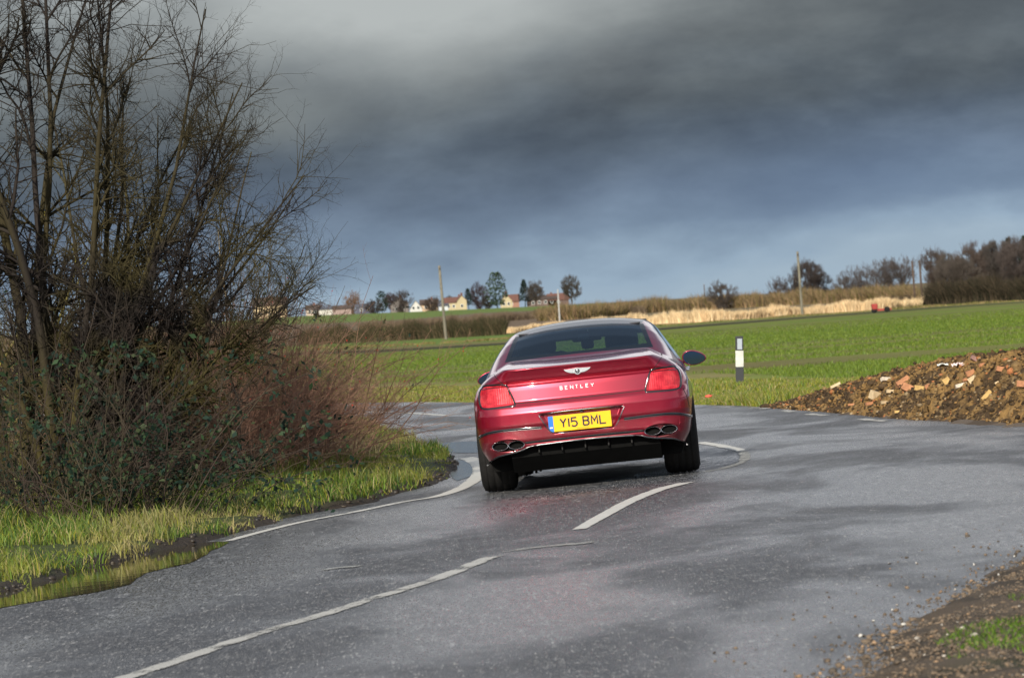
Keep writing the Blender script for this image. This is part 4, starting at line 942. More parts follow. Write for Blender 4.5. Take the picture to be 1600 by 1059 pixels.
# height of the ridge along the heap (metres along the front edge -> metres high)
def s_of(px, py): q = gp(px, py); return hs[np.argmin(np.hypot(HB[:,0]-q[0], HB[:,1]-q[1]))]
HSX = [s_of(*p) for p in ((1185,637),(1240,641),(1320,648),(1400,656),(1480,660),(1540,664),(1600,667),(1700,672),(1800,678))]
HSZ = [0,.17,.40,.52,.56,.60,.50,.46,.44]
nu, nv = 560, 150; us = np.linspace(0, HL, nu); vs_ = np.linspace(0, 1, nv); U, Vv = np.meshgrid(us, vs_)
bxu = np.interp(U, hs, HB[:,0]); byu = np.interp(U, hs, HB[:,1]); tx = np.gradient(HB[:,0], hs); ty_ = np.gradient(HB[:,1], hs)
nx_ = np.interp(U, hs, -ty_); ny_ = np.interp(U, hs, tx); ln = np.hypot(nx_, ny_); nx_, ny_ = nx_/ln, ny_/ln
sg_ = np.where(ny_ < 0, -1, 1); nx_, ny_ = nx_*sg_, ny_*sg_
hp = np.interp(U, HSX, HSZ); depth = .35+2.4*hp
hx = bxu+nx_*Vv*depth; hy = byu+ny_*Vv*depth
cs = sstep(0,.50,Vv)**.8*(1-sstep(.62,1,Vv)); 
lump = 1-np.abs(2*fbm(hx*2.3,hy*2.3,61,4)-1); clod = 1-np.abs(2*fbm(hx*8,hy*8,62,3)-1); cl2 = fbm(hx*26,hy*26,63,3)
hz = H(hx,hy)-.03+hp*cs*(.72+.42*lump)+(.16*(clod-.75)+.06*(cl2-.5))*sstep(0,.12,Vv)*(1-sstep(.9,1,Vv))*np.clip(hp/.25,.25,1)+.03*sstep(0,.06,Vv)
hx = hx+.05*(vnoise(U*9,Vv*60,5)-.5); hy = hy+.05*(vnoise(U*9+30,Vv*60,6)-.5)
idx = np.arange(U.size).reshape(U.shape); F = np.stack([idx[:-1,:-1], idx[:-1,1:], idx[1:,1:], idx[1:,:-1]], -1).reshape(-1, 4)
tone = fbm(hx*1.6,hy*3,44).ravel(); clay = sstep(.38,.56,tone+.25*(cl2.ravel()-.5)); x_ = hx.ravel()
c = np.tile((.085,.055,.030),(len(x_),1)); c = mixc(c, clay*.95, (.29,.175,.065)); c = mixc(c, sstep(.55,.7,fbm(hx*9,hy*9,8).ravel())*.6, (.035,.022,.013)); c = mixc(c, sstep(.63,.72,fbm(hx*14,hy*14,28).ravel())*.7, (.36,.24,.11))
m_soil = vcol('clay_soil', .9, .2, noise=.45, ns=22, bump=1, bs=45, bd=.03)
heap = tag(mesh('soil_heap', np.c_[x_, hy.ravel(), hz.ravel()], F, m_soil, col=c, smooth=False), 'long heap of dug brown clay and rubble beside the far road edge', 'soil heap')
n = 15000; i = rng.integers(0, nu-1, n); j = (rng.beta(1.3,1.8,n)*(nv-8)).astype(int)+2
cc = pal(n, [(.085,.055,.030),(.05,.034,.02),(.26,.155,.06),(.36,.27,.16),(.42,.17,.07)], [.38,.24,.26,.07,.05])
o = stones('clods', hx[j,i], hy[j,i], hz[j,i]+.004, rng.gamma(1.8,.006,n)+.004, cc, m_soil); o.parent = heap; o['kind'] = 'stuff'
HBV = BVHTree.FromPolygons([tuple(p) for p in np.c_[x_, hy.ravel(), hz.ravel()]], [tuple(q) for q in F.tolist()])
def on_heap(px, py):
    for k in range(14):
        h = HBV.ray_cast(Vector((0,0,EYE)), ray(px, py+k*2.5))
        if h[0] is not None: return h[0]
    return None
BRK = {'orange': plain('brick_orange', (.36,.165,.08), .85, var=.3, vs=18, bump=.5), 'cream': plain('brick_cream', (.50,.38,.23), .85, var=.25, vs=18, bump=.5),
       'yellow': plain('brick_yellow', (.46,.30,.11), .85, var=.25, vs=18, bump=.5), 'mortar': plain('brick_mortared', (.55,.47,.38), .85, var=.25, vs=18, bump=.5), 'dusky': plain('brick_dusky', (.26,.15,.13), .85, var=.3, vs=18, bump=.5)}
BR_L = [(447,290,78,32,-8,'mortar','small mortar-crusted brick end high on the left half of the soil heap'),(595,315,118,55,28,'orange','large tilted orange brick with a pale face, left of the middle of the soil heap'),
 (365,425,84,72,-20,'cream','chunky cream block low on the left half of the soil heap'),(330,487,95,26,5,'orange','flat orange brick fragment at the foot of the heap under the cream block'),(165,500,55,16,3,'orange','leftmost thin orange sliver at the foot of the soil heap'),
 (640,368,104,62,-30,'orange','broad orange broken brick just under the large tilted brick'),(748,365,112,42,-12,'yellow','long yellow brick right of the broad orange one'),(957,320,62,66,25,'yellow','squarish yellow brick standing on its edge in the middle of the heap'),
 (1078,340,95,30,10,'mortar','flat pale brick right of the squarish yellow brick'),(1160,235,86,46,15,'orange','dusty orange rubble lump below the white scraps'),(1175,292,70,52,30,'cream','cream rubble piece above the flat pale brick'),
 (1285,428,104,34,42,'yellow','long yellow brick tilted steeply at the lower right of the heap'),(1402,205,62,42,-15,'orange','small orange brick high on the right end of the heap'),(1250,170,46,28,10,'orange','little orange chip just right of the pink brick on the crest'),
 (1192,122,74,36,-35,'dusky','dusky pink brick leaning on the crest of the heap'),(1592,330,50,84,80,'orange','bright orange brick cut by the right edge of the photo'),(505,390,102,28,-6,'cream','flat cream brick under the mortar-crusted brick end'),
 (440,480,60,22,0,'cream','pale chip near the foot of the heap left of centre'),(1110,295,34,24,0,'orange','tiny orange chip between the two yellow bricks'),(800,350,48,40,20,'orange','short orange brick end beside the long yellow brick'),(545,560,42,20,0,'yellow','small ochre stone at the very foot of the heap'),
 (1380,330,34,40,20,'cream','small cream pebble-like brick bit right of the rubble piece'),(30,290,90,22,22,'cream','pale slab lying on the left shoulder of the heap')]
for (zx, zy, w, h, ang, k, lab) in BR_L:
    p = on_heap(1300+zx/5.333, 540+zy/5.333)
    if p is None: p = on_heap(1300+zx/5.333, 540+zy/5.333+5)
    if p is None: continue
    sc = 1/5.333/FPX*p.y; W, Hh = w*sc, h*sc
    bm = bmesh.new(); bmesh.ops.create_cube(bm, size=1); bmesh.ops.subdivide_edges(bm, edges=bm.edges[:], cuts=3, use_grid_fill=True)
    for v_ in bm.verts:
        q = v_.co; chip = .10*(fbm(q.x*3+zx, q.z*3+q.y*2+zy, 3)-.5); q.x += chip; q.z += .6*chip
        v_.co = Vector((q.x*W, q.y*max(Hh, W*.45), q.z*Hh))
    bmesh.ops.rotate(bm, verts=bm.verts[:], matrix=Matrix.Rotation(R(-ang), 3, 'Y') @ Matrix.Rotation(R(rng.uniform(-28,28)), 3, 'Z') @ Matrix.Rotation(R(rng.uniform(-25,5)), 3, 'X'))
    me = bpy.data.meshes.new('brick'); bm.to_mesh(me); bm.free(); me.materials.append(BRK[k]); o = bpy.data.objects.new('brick', me); COL.objects.link(o); o.location = p+Vector((0,.01,.012)); tag(o, lab, 'brick', 'bricks in the soil heap')
for (zx, zy, w, h, c_, lab) in [(1060,172,110,52,(.72,.60,.60),'crumpled pinkish white plastic scrap on the crest of the heap'),(932,163,92,30,(.75,.78,.76),'white plastic scrap left of the pinkish one on the crest')]:
    p = on_heap(1300+zx/5.333, 540+zy/5.333+2)
    if p is None: p = on_heap(1300+zx/5.333, 540+zy/5.333+7)
    sc = 1/5.333/FPX*p.y; W, Hh = w*sc, h*sc; g = 9; V = []
    for i in range(g):
        for j in range(g):
            u, v = i/(g-1)-.5, j/(g-1)-.5; V.append((p.x+u*W*(1+.3*vnoise(j*.9,3,1)), p.y+v*.12+.05*vnoise(i*.9,j*.9,2), p.z+.01+Hh*(.75*vnoise(i*1.1+zx,j*1.1,4)+.25*(.5-abs(u)))))
    o = mesh('plastic_scrap', V, [(i*g+j,(i+1)*g+j,(i+1)*g+j+1,i*g+j+1) for i in range(g-1) for j in range(g-1)], plain('scrap_plastic', c_, .5, var=.15, vs=20), smooth=False)
    md = o.modifiers.new('thick','SOLIDIFY'); md.thickness = .006; tag(o, lab, 'scrap')
# red litter in the grass just right of the car
q = gp(1108,624); o = stones('litter_scrap', np.array([0.]), np.array([0.]), np.array([.05]), np.array([.05]), np.array([[.75,.12,.08]]), m_stone); o.location = (q[0], q[1], float(H(*q))); tag(o, 'small scrap of red litter in the grass just right of the car', 'litter')
# pale stones at the near corner
for i, (px, py, r_, lab) in enumerate([(1345,997,.016,'largest white pebble at the left end of the corner gravel'),(1413,990,.017,'white pebble right of the largest one on the corner gravel'),(1394,956,.010,'small cream pebble above the two white ones'),(1522,885,.012,'white pebble high on the corner gravel'),
        (1561,911,.010,'pale yellowish pebble near the right edge of the corner gravel'),(1585,872,.010,'white pebble nearest the right edge of the photo'),(1552,886,.008,'small grey pebble beside the white pebble high on the gravel'),(1432,882,.008,'single white pebble out on the asphalt'),(1365,973,.008,'small pale pebble between the cream and the largest one')]):
    q = gp(px, py); o = stones('pebble', np.array([0.]), np.array([0.]), np.array([0.]), np.array([r_*.8]), np.array([[.50,.48,.44]]), m_stone); o.location = (q[0], q[1], float(H(*q))+.045 if float(sdf(np.array([q[0]]),np.array([q[1]]),GRp)[0]) > 0 else float(H(*q))+.012); tag(o, lab, 'pebble', 'pale pebbles on the corner gravel')

# ================================================================ MARKER POST AND POLES
q = gp(1156,598); z0 = float(H(*q)); sc = q[1]/FPX; mp = empty('marker_post', (q[0], q[1], z0), (0, R(1.2+2.0), 0)); tag(mp, 'black and white verge marker post with a grey reflector, right of the car', 'marker post')
def part_box(name, c, s, m, parent, bev=.004): return bx(name, c, s, m, parent, None, bev)
W_ = 12.5*sc; hT = 73*sc
M_pw = plain('post_white', (.52,.52,.49), .6, var=.18, vs=14); M_pb = plain('post_black', (.018,.02,.026), .5)
part_box('lower_post', (0,0,hT*.165-.05), (W_,.05,hT*.35+.10), M_pb, mp); part_box('middle_post', (0,0,hT*.515), (W_,.05,hT*.35-.002), M_pw, mp)
hd = part_box('post_head', (0,0,hT*.845), (W_*.98,.052,hT*.31), M_pb, mp, .010); part_box('reflector', (.005,-.028,hT*.83), (W_*.60,.008,hT*.23), plain('reflector', (.34,.38,.44), .3), hd, .002)
part_box('bracket', (W_*.58,0,hT*.345), (.02,.02,.012), M_pb, mp, .002)
M_pole = plain('weathered_pole', (.16,.145,.11), .85, var=.3, vs=2, bump=.4, bs=20); M_polel = plain('pale_pole', (.40,.40,.38), .8, var=.2, vs=2); M_poled = plain('dark_pole', (.075,.05,.035), .85, var=.2, vs=2)
def pole(b, t_, D, wpx, m, label, group, arm=0, nm='telephone_pole', cap=True):
    q = gp(*b) if D is None else at_dist(b[0], D)[:2]; D = q[1]; z0 = float(H(*q)); tp = ray(*t_)*(D/ray(*t_).y); top = Vector((tp.x, D, EYE+tp.z)); base = Vector((q[0], q[1], z0-.3))
    ax = (top-base); L = ax.length; r = wpx*D/FPX/2; e = empty(nm, base, ax.to_track_quat('Z','Y').to_euler()); tag(e, label, 'pole', group)
    V = []; zs = [0, L*.5, L-.04, L]; rs = [r*1.08, r*.95, r*.85, r*.6]
    for z_, r_ in zip(zs, rs): V += [(math.cos(a_)*r_, math.sin(a_)*r_, z_) for a_ in np.linspace(0,2*math.pi,14,endpoint=False)]
    mesh('shaft', V+[(0,0,L+.01)], [(k*14+i, k*14+(i+1)%14, (k+1)*14+(i+1)%14, (k+1)*14+i) for k in range(3) for i in range(14)]+[(42+i, 42+(i+1)%14, 56) for i in range(14)], m, e)
    if cap:
        ins = bx('insulator_bracket', (0,0,L-.35), (r*3.0,.12,.22), M_poled, e, bev=.02)
    if arm: a_ = bx('crossarm', (0,0,L-.30), (arm,.12,.16), m, e, bev=.01); [bx('insulator', (sx_*arm*.4,0,L-.12), (.10,.10,.18), M_polel, a_, bev=.02) for sx_ in (-1,0,1)]
    return e
pole((697,530), (686.3,415), None, 4.6, M_pole, 'tall leaning wooden telephone pole left of the car', 'telephone poles')
pole((1254,493), (1246,393), None, 4.2, M_pole, 'tall wooden telephone pole right of the car against the dry reeds', 'telephone poles')
pole((873,497), (871.5,452), 720, 2.4, M_polel, 'pale pole with a crossarm rising behind the car roof', 'telephone poles', arm=1.0, cap=False)
pole((1243,466), (1242,432), 900, 2.2, M_polel, 'short pale pole with a crossarm just left of the tall right pole', 'telephone poles', arm=.9, cap=False)
pole((1428,447), (1425,408), 740, 3.4, M_poled, 'left of two dark bare posts beside the wood', 'dark posts beside the wood', nm='wooden_post')
pole((1439,450), (1436.5,407), 735, 3.4, M_poled, 'right of two dark bare posts beside the wood', 'dark posts beside the wood', nm='wooden_post')
pole((1101,463), (1100,444), 1300, 1.6, M_poled, 'tiny distant pole left of the round bush on the skyline', 'telephone poles', arm=.6, cap=False)

# ================================================================ DISTANT HEDGES AND REEDS
def strip(name, line_px, thick, h, n, cols, p, w, label, cat, lean=.3, kind=None, m=None, top=None, group=None, gap=0, seg=2):
    P = polyline(line_px, 300); d = np.r_[0, np.cumsum(np.hypot(*np.diff(P, axis=0).T))]
    # even in the photograph, so that near and far parts are equally dense
    scr = P[:,0]/P[:,1]; u = rng.uniform(scr.min(), scr.max(), n); o = np.argsort(scr); s = np.interp(u, scr[o], d[o])
    x = np.interp(s, d, P[:,0]); y = np.interp(s, d, P[:,1])+rng.uniform(0, thick, n)
    cl = fbm(s/3.2, y/3, 71); hh = h*(.45+.7*cl+.5*(vnoise(s/6.5, s*0, 17)-.4))*rng.uniform(.5,1.15,n)
    if top is not None: hh *= np.interp(x/y, *top)
    k = cl > gap; x, y, hh, cl = x[k], y[k], hh[k], cl[k]
    cc = pal(len(x), cols, p)*(.6+.8*fbm(s[k]/2.1, y/2, 13))[:,None]
    return tag(blades(name, x, y, H(x,y)-.1, hh, np.full(len(x), w)*rng.uniform(.5,1.4,len(x)), rng.uniform(0,lean,len(x)), cc, m or m_hedge, seg), label, cat, group, kind)
m_hedge = vcol('hedge_twigs', .9, .1, noise=.2, ns=1.5)
strip('hedgerow', [(470,539),(600,533),(700,528),(790,523)], 7, 2.5, 30000, [(.05,.045,.022),(.035,.035,.018),(.10,.075,.045)], [.4,.3,.3], .12, 'long dark clipped hedge beyond the field on the left', 'hedge', .6)
strip('hedgerow', [(560,519),(640,515),(700,509),(800,501),(900,495),(1010,490)], 14, 2.2, 26000, [(.13,.095,.065),(.09,.065,.045),(.17,.13,.085)], [.4,.3,.3], .12, 'pale brown twiggy hedge behind the dark hedge', 'hedge', .6)
strip('hedgerow', [(840,502),(920,497),(1010,489),(1100,484),(1200,479),(1300,474),(1440,468)], 20, 3.2, 42000, [(.20,.145,.08),(.12,.10,.035),(.28,.18,.10),(.09,.07,.045)], [.33,.3,.17,.2], .14, 'uneven tawny and olive scrub hedge behind the dry reeds', 'hedge', .8)
strip('dry_reeds', [(735,524),(800,520),(860,515),(930,511),(1020,506.5),(1100,503),(1250,492),(1400,482),(1447,476)], 4, 1.75, 34000, [(.60,.44,.25),(.70,.54,.33),(.44,.30,.17)], [.45,.35,.2], .10, 'bright strip of dry straw coloured reeds across the far edge of the field', 'reeds', .35, kind='stuff', top=([-.01,.005,.025,.05,.085],[.45,.6,.9,1.0,.75]))
strip('tawny_grass_bank', [(470,546),(600,541),(780,531),(1050,508),(1250,494),(1450,480),(1620,469)], 3, .40, 16000, [(.20,.16,.07),(.12,.13,.03),(.26,.19,.10)], [.4,.35,.25], .10, 'tawny rough grass along the far ditch', 'grass', .6, kind='stuff', gap=.35)

# ================================================================ DISTANT TREES
def far_tree(px, D, h, w, label, cat='tree', kind='bare', col=(.06,.05,.045), z_off=0, n=900, group='distant trees', trunk=.16, bushy=False, name=None):
    b = at_dist(px, D); t = empty(name or {'bare':'bare_tree','ever':'evergreen_tree','bush':'bush'}[kind], b); tag(t, label, cat, group)
    tw = max(.018, .50*D/FPX)*.62                                   # visible twig thickness
    tr = [branch((0,0,-.3), (rng.normal(0,.04),0,1), h*(.75 if kind == 'bare' else .9), trunk*h/8, 6, wob=.04, up=.02, tip=.3)]
    hc = np.array(col)
    if kind == 'bush': nst = 9; tr = [branch((rng.normal(0,w*.08),rng.normal(0,w*.08),-.2), (rng.uniform(-.8,.8)*w/h,rng.uniform(-.5,.5),1), h*.8, .06, 5, wob=.08) for _ in range(nst)]
    tubes('trunk', tr, m_bark, t, 5, lambda V: np.tile(hc*.8, (len(V),1)))
    lm, tg = [], []
    if kind == 'ever':
        c = []; 
        for _ in range(n):
            zz = rng.uniform(.08 if bushy else .22, 1); rad = w*.5*(math.sqrt(max(0,1-((zz-.5)/.52)**2)) if bushy else (1.05-zz)**.65*.95); a_ = rng.uniform(0,6.28); k = rng.uniform(0,1)**.45*rad*(.65+.7*vnoise(a_*1.3,zz*5,int(px)))
            c.append((math.cos(a_)*k, math.sin(a_)*k, zz*h))
        leafmesh('crown', np.array(c), rng.uniform(.16,.42,len(c))*h/8, [tuple(hc), tuple(hc*.6), tuple(hc*1.4)], t); return t
    bush_ = kind == 'bush'; cz, rz, rx = (h*.50, h*.50, w*.5) if bush_ else (h*.62, h*.40, w*.5); sd = int(px) % 97
    def pick(k, lo):
        q = rng.normal(0,1,(k,3)); q /= np.linalg.norm(q,axis=1)[:,None]; q *= (lo+(1-lo)*rng.uniform(0,1,(k,1))**.6)
        edge = .72+.5*vnoise(np.arctan2(q[:,1],q[:,0])*1.4+9, q[:,2]*2.4+9, sd)
        return q*edge[:,None]*np.array([rx,rx*.8,rz])+np.array([0,0,cz])
    tips = pick(26 if not bush_ else 34, .75); tips = tips[tips[:,2] > .1*h]
    for q in tips:
        st = np.array([rng.normal(0,.15*rx*bush_),0,(rng.uniform(.15,.55)*h*.7 if not bush_ else 0)]); md = (st+q)/2+np.array([0,0,.06*h])+rng.normal(0,.02*h,3)
        tt = np.linspace(0,1,6)[:,None]; P = (1-tt)**2*st+2*tt*(1-tt)*md+tt*tt*q; lm.append((P, np.linspace(trunk*h/8*.4, tw*.8, 6)))
    c0 = pick(n*2, .30); gap = fbm(c0[:,0]/h*9+sd, c0[:,2]/h*9, sd, 2) > .40; c0 = c0[gap & (c0[:,2] > .03*h)]
    for q in c0:
        dr_ = q-np.array([0,0,cz*.5]); dr_ = dr_/(np.linalg.norm(dr_)+1e-6)+np.array([0,0,.35])+rng.normal(0,.32,3); dr_ /= np.linalg.norm(dr_); L_ = h*rng.uniform(.05,.13)
        tg.append((np.array([q-dr_*L_*.6, q+rng.normal(0,.008*h,3), q+dr_*L_*.5]), np.array([tw*.8, tw*.6, tw*.25])))
    tubes('crown', lm+tg, m_bark, t, 3, lambda V: hc*(.7+.6*fbm(V[:,0]*.8,V[:,2]*.8,int(px)%50))[:,None]); return t
VD = 1800.
V_ = [(552,9,9,'bush','rounded pinkish tan bare tree by the white barn in the village',(.20,.115,.07)),(598,8.5,5.5,'ever','dense dark green rounded evergreen left in the village',(.018,.035,.02)),(611,8,6,'bare','purplish bare tree touching the rounded evergreen',(.07,.05,.055)),
 (628,9,10,'bush','broad dark bare tree left of the white gabled cottage',(.055,.042,.035)),(672,4.5,5,'bush','low dark bush between the white cottage and the tall left pole',(.05,.04,.03)),(676,6,8,'bush','brown bush right behind the white cottage',(.07,.05,.04)),(703,6,6,'bush','dull brown bush just right of the tall left pole',(.06,.05,.035)),
 (733,8,5,'ever','dark conical evergreen right of the cream gabled house',(.02,.035,.03)),(749,10.5,9,'bush','dark reddish brown tree between the two cream houses',(.05,.03,.03)),(778,13.5,8,'ever','tallest tree of the village, loose grey green crown left of the red roofed house',(.04,.06,.035)),
 (821,10.5,7,'ever','dark pine beside the long brown roofed house',(.018,.03,.025)),(838,10,8,'bare','bare tree behind the long brown roofed house',(.08,.065,.055)),(763,5,5,'bush','small dark bush at the foot of the tallest village tree',(.04,.035,.025)),(500,5.5,14,'bush','low purplish trees behind the white barn',(.09,.06,.06)),(586,5.5,9,'bush','low dark shrubs left of the rounded evergreen',(.045,.035,.03))]
for px, h, w, k, lab, col in V_: far_tree(px, VD+rng.uniform(-60,60), h, w, lab, kind=k, col=col, n=650, group='trees of the far village', bushy=(px in (598,778)))
far_tree(894, 1500, 9.6, 7.5, 'lone bare round headed tree at the right end of the village', kind='bare', col=(.075,.065,.055), n=1000)
far_tree(1128, 900, 5.6, 6.4, 'round bare bush alone on the skyline', 'bush', 'bush', (.085,.07,.06), n=1100)
far_tree(1266, 900, 8.6, 7, 'broad bare tree behind the tall right pole, the highest of its row', kind='bare', col=(.065,.052,.048), n=1500)
far_tree(1216, 905, 5.4, 5.0, 'low bare shrub left of the broad tree by the right pole', 'bush', 'bush', (.075,.06,.055), n=700)
far_tree(1245, 895, 6.0, 5, 'dense dark shrub under the broad tree by the right pole', 'bush', 'bush', (.055,.043,.038), n=900)
far_tree(1285, 905, 6.2, 5, 'dark shrub on the right of the broad tree by the right pole', 'bush', 'bush', (.06,.045,.04), n=700)
for i, (px, h, w, lab) in enumerate([(1322,5.6,5,'smallest grey bare shrub at the left end of the grey row'),(1342,6.8,6,'grey bare tree second in the grey row'),(1366,7.2,7,'grey bare tree in the middle of the grey row'),(1392,7.6,5,'slender forked bare tree at the right of the grey row'),(1411,7.8,6,'pale forked bare tree just left of the two dark posts')]):
    far_tree(px, 860, h, w, lab, kind='bare' if i > 2 else 'bush', col=(.10,.085,.08), n=750, group='grey bare trees on the skyline')
far_tree(1462, 690, 8.0, 4.8, 'tall narrow bare tree at the left end of the dark wood', kind='bare', col=(.085,.065,.055), n=1300, group='trees of the dark wood')
W_L = [(1484,6.8,5,(.08,.06,.045),'bare tree second from the left in the dark wood'),(1503,6.4,6,(.07,.05,.035),'brown bare tree before the middle of the dark wood'),(1524,7.9,6,(.085,.055,.04),'high reddish bare tree in the middle of the dark wood'),(1545,7.6,6,(.07,.05,.04),'brown bare tree right of the high reddish one'),
 (1563,8.6,5,(.075,.06,.05),'thin topped bare tree beside the pines of the wood'),(1592,8.0,6,(.08,.055,.045),'bare tree at the right edge of the wood'),(1620,8.6,7,(.06,.05,.04),'bare tree beyond the right edge of the photo')]
for px, h, w, c_, lab in W_L: far_tree(px, 660+rng.uniform(-15,25), h, w, lab, kind='bare' if px in (1484,1524,1563,1592) else 'bush', col=tuple(1.25*(.6*v+.4*.07) for v in c_), n=2300, group='trees of the dark wood')
far_tree(1579, 668, 8.3, 3.2, 'dark pine crown rising out of the wood', kind='ever', col=(.015,.03,.018), n=500, group='trees of the dark wood'); far_tree(1604, 662, 8.4, 4, 'dark pine at the right edge of the photo', kind='ever', col=(.014,.028,.016), n=600, group='trees of the dark wood')
strip('undergrowth', [(1462,476.5),(1500,474.5),(1560,471),(1640,467)], 14, 3.0, 26000, [(.028,.024,.016),(.07,.052,.035),(.02,.02,.012)], [.4,.35,.25], .10, 'dark undergrowth along the foot of the wood at the right', 'undergrowth', .7)
strip('undergrowth', [(1375,483),(1400,481),(1440,477),(1468,475)], 4, 1.6, 5000, [(.07,.05,.035),(.04,.032,.022)], [.5,.5], .10, 'low brown scrub left of the dark wood', 'undergrowth', .9, gap=.4)

# ================================================================ THE FAR VILLAGE
def mwall(c): return plain('house_wall', c, .9, var=.06, vs=.6)
M_roofr = plain('roof_tiles_red', (.13,.06,.045), .85, var=.25, vs=1.5); M_roofb = plain('roof_tiles_brown', (.07,.05,.042), .85, var=.25, vs=1.5); M_slate = plain('roof_slate', (.085,.085,.10), .7, var=.2, vs=1.5); M_win = plain('window_dark', (.02,.025,.03), .2); M_frame = plain('window_frame', (.7,.7,.68), .5)
def house(px, w, dp, hw, hr, cwall, mroof, label, gable=False, chim=(.3,), D=VD, yaw=0, wins=3, storeys=1, name='house', cat='house', lean_to=None, z=0):
    b = at_dist(px, D); e = empty(name, (b[0], b[1], b[2]+z), (0,0,R(yaw))); tag(e, label, cat, 'houses of the far village'); mw = mwall(cwall)
    W, Dp = w/2, dp/2
    if gable:  # gable end faces the camera
        V = [(-W,-Dp,-1),(W,-Dp,-1),(W,-Dp,hw),(0,-Dp,hw+hr),(-W,-Dp,hw),(-W,Dp,-1),(W,Dp,-1),(W,Dp,hw),(0,Dp,hw+hr),(-W,Dp,hw)]
        Fc = [(0,1,2,3,4),(5,9,8,7,6),(1,6,7,2),(0,4,9,5)]; o_ = .35; k = hr/W
        RV = [(-W-o_,-Dp-o_,hw-o_*k+.05),(0,-Dp-o_,hw+hr+.05),(W+o_,-Dp-o_,hw-o_*k+.05),(-W-o_,Dp+o_,hw-o_*k+.05),(0,Dp+o_,hw+hr+.05),(W+o_,Dp+o_,hw-o_*k+.05)]; RF = [(0,1,4,3),(1,2,5,4)]
    else:
        V = [(-W,-Dp,-1),(W,-Dp,-1),(W,-Dp,hw),(-W,-Dp,hw),(-W,Dp,-1),(W,Dp,-1),(W,Dp,hw),(-W,Dp,hw),(-W,0,hw+hr),(W,0,hw+hr)]
        Fc = [(0,1,2,3),(4,7,6,5),(1,5,6,9,2),(0,3,8,7,4)]; o_ = .35; k = hr/Dp
        RV = [(-W-o_,-Dp-o_,hw-o_*k+.05),(W+o_,-Dp-o_,hw-o_*k+.05),(W+o_,0,hw+hr+.05),(-W-o_,0,hw+hr+.05),(-W-o_,Dp+o_,hw-o_*k+.05),(W+o_,Dp+o_,hw-o_*k+.05)]; RF = [(0,1,2,3),(3,2,5,4)]
    mesh('wall', V, Fc, mw, e, smooth=False); rf = mesh('roof', RV, RF, mroof, e, smooth=False); md = rf.modifiers.new('t','SOLIDIFY'); md.thickness = .15; md.offset = 0
    for c_ in chim:
        x_, y_ = (0, 0) if gable else (c_*W, 0); x_ = c_*W*.3 if gable else x_
        bx('chimney', (x_, y_, hw+hr+.35), (.8,.7,1.3), M_roofr, rf, bev=0)
    for s_ in range(storeys):
        for i in range(wins):
            x_ = (i-(wins-1)/2)*(w*.8/max(wins,1)); zc = 1.5+s_*2.6
            if zc+.7 > hw+(hr*.6 if gable else 0): continue
            wd = bx('window', (x_, -Dp-.02, zc), (1.1,.08,1.2), M_frame, e, bev=0); bx('pane', (x_, -Dp-.07, zc), (.86,.04,.96), M_win, wd, bev=0)
    return e
CR, WHT = (.42,.35,.22), (.50,.49,.47)
house(511, 10, 6, 2.2, .8, (.48,.46,.42), M_slate, 'long low white barn at the left end of the village', chim=(), wins=0, name='barn', cat='barn')
house(490, 5, 6, 2.4, 1.6, (.50,.40,.33), M_roofb, 'small brown roofed house left of the white barn behind twigs', wins=2)
house(536, 7, 6, 2.2, 1.3, (.30,.22,.20), M_roofb, 'dark brown shed between the white barn and the pinkish tree', chim=(), wins=0, D=1790)
house(572, 7, 6, 2.6, 1.2, (.08,.08,.11), M_slate, 'dark blue grey shed right of the pinkish tree', chim=(), wins=2, D=1790)
house(626, 7, 7, 3.4, 2.4, (.17,.15,.14), M_slate, 'big grey house half hidden in the broad dark tree', gable=True, wins=2, D=1840)
house(651, 4.6, 5, 1.3, 3.0, WHT, M_slate, 'white cottage with its steep gable towards the road', gable=True, chim=(), wins=2, D=1770)
house(672, 7, 6, 2.8, 1.8, (.50,.36,.24), M_roofb, 'brown roofed house with an orange gable just right of the white cottage', wins=2, D=1830)
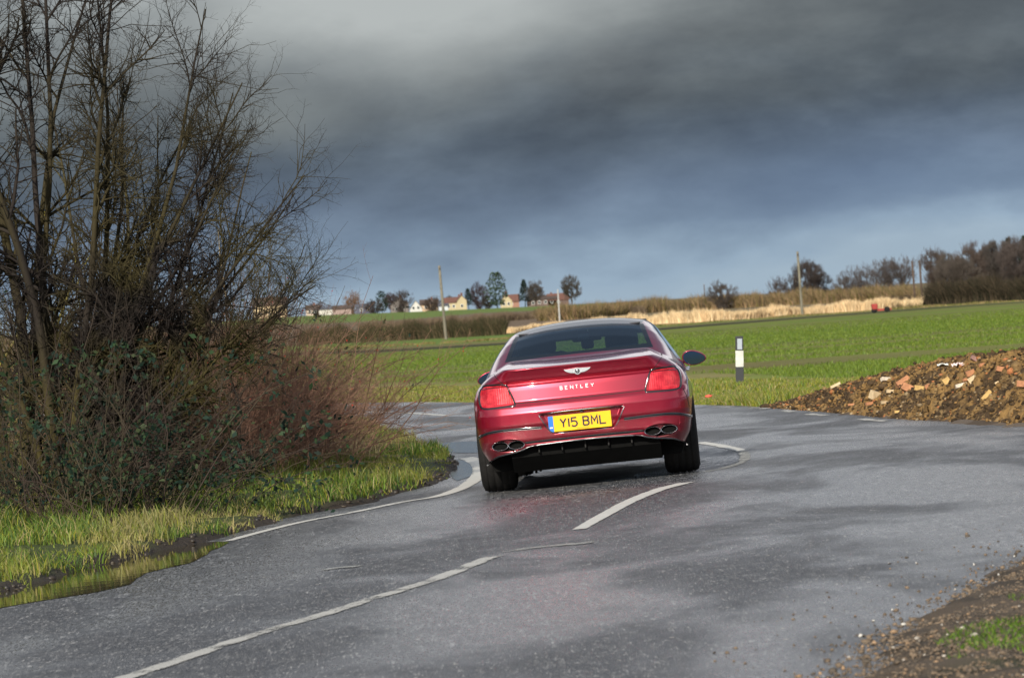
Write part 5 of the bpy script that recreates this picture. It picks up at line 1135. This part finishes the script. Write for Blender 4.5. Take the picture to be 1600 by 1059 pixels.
house(694, 3.4, 5, 1.8, .8, (.5,.52,.54), M_slate, 'small pale outbuilding left of the tall left pole', chim=(), wins=1, D=1760)
house(710, 7.5, 7, 3.0, 1.9, CR, M_roofr, 'cream house with a red roof just right of the tall left pole', chim=(.6,), wins=3)
house(723, 3.6, 8, 3.6, 1.9, CR, M_roofb, 'cream gabled wing with a chimney, tallest of the cream houses', gable=True, chim=(.0,), wins=1, storeys=1, D=1780)
house(792, 4.6, 7, 2.7, 2.6, CR, M_roofr, 'cream gabled house with chimney right of the tallest village tree', gable=True, chim=(0,), wins=2, storeys=1)
house(800, 6, 7, 2.4, 2.6, (.28,.15,.11), M_roofr, 'red brick roofed house joined behind the cream gable on the right', wins=1, chim=(), D=1830)
house(848, 12, 8, 2.6, 1.5, (.13,.09,.08), M_roofb, 'long brown house with a low roof near the lone round headed tree', chim=(-.7,.6), wins=4, storeys=1)
house(873, 8, 8, 2.2, 2.4, (.12,.08,.07), M_roofr, 'large dark brown roofed barn at the right end of the village', chim=(), wins=1, name='barn', cat='barn')
house(424, 13, 8, 5.0, 3.0, (.55,.42,.26), M_roofb, 'dark roofed cream house seen through the twigs of the saplings', chim=(.0,), wins=3, storeys=1)
house(318, 7, 7, 4.0, 2.6, (.70,.50,.32), M_roofr, 'orange roofed house seen far left through the bare trees', chim=(), wins=2)
# red farm implement at the end of the reeds
q = gp(1378,488); fm = empty('farm_implement', (q[0], q[1], float(H(*q)))); tag(fm, 'small red farm implement standing where the dry reeds end', 'farm machine')
M_red = plain('implement_red', (.30,.03,.025), .6, var=.2); sc = q[1]/FPX
bx('frame', (0,0,.28), (30*sc,.5,.22), M_red, fm, bev=.03); bx('hopper', (-11*sc,0,.62), (8*sc,.8,.6), M_red, fm, bev=.08, taper=(1.25,1.1))
for x_ in (-12*sc, 8*sc): tube('land_wheel', [(-.08,.0),(-.08,.26),(-.05,.3),(.05,.3),(.08,.26),(.08,0)], M_rub, fm, (x_, -.3, .28), 'y', 18)
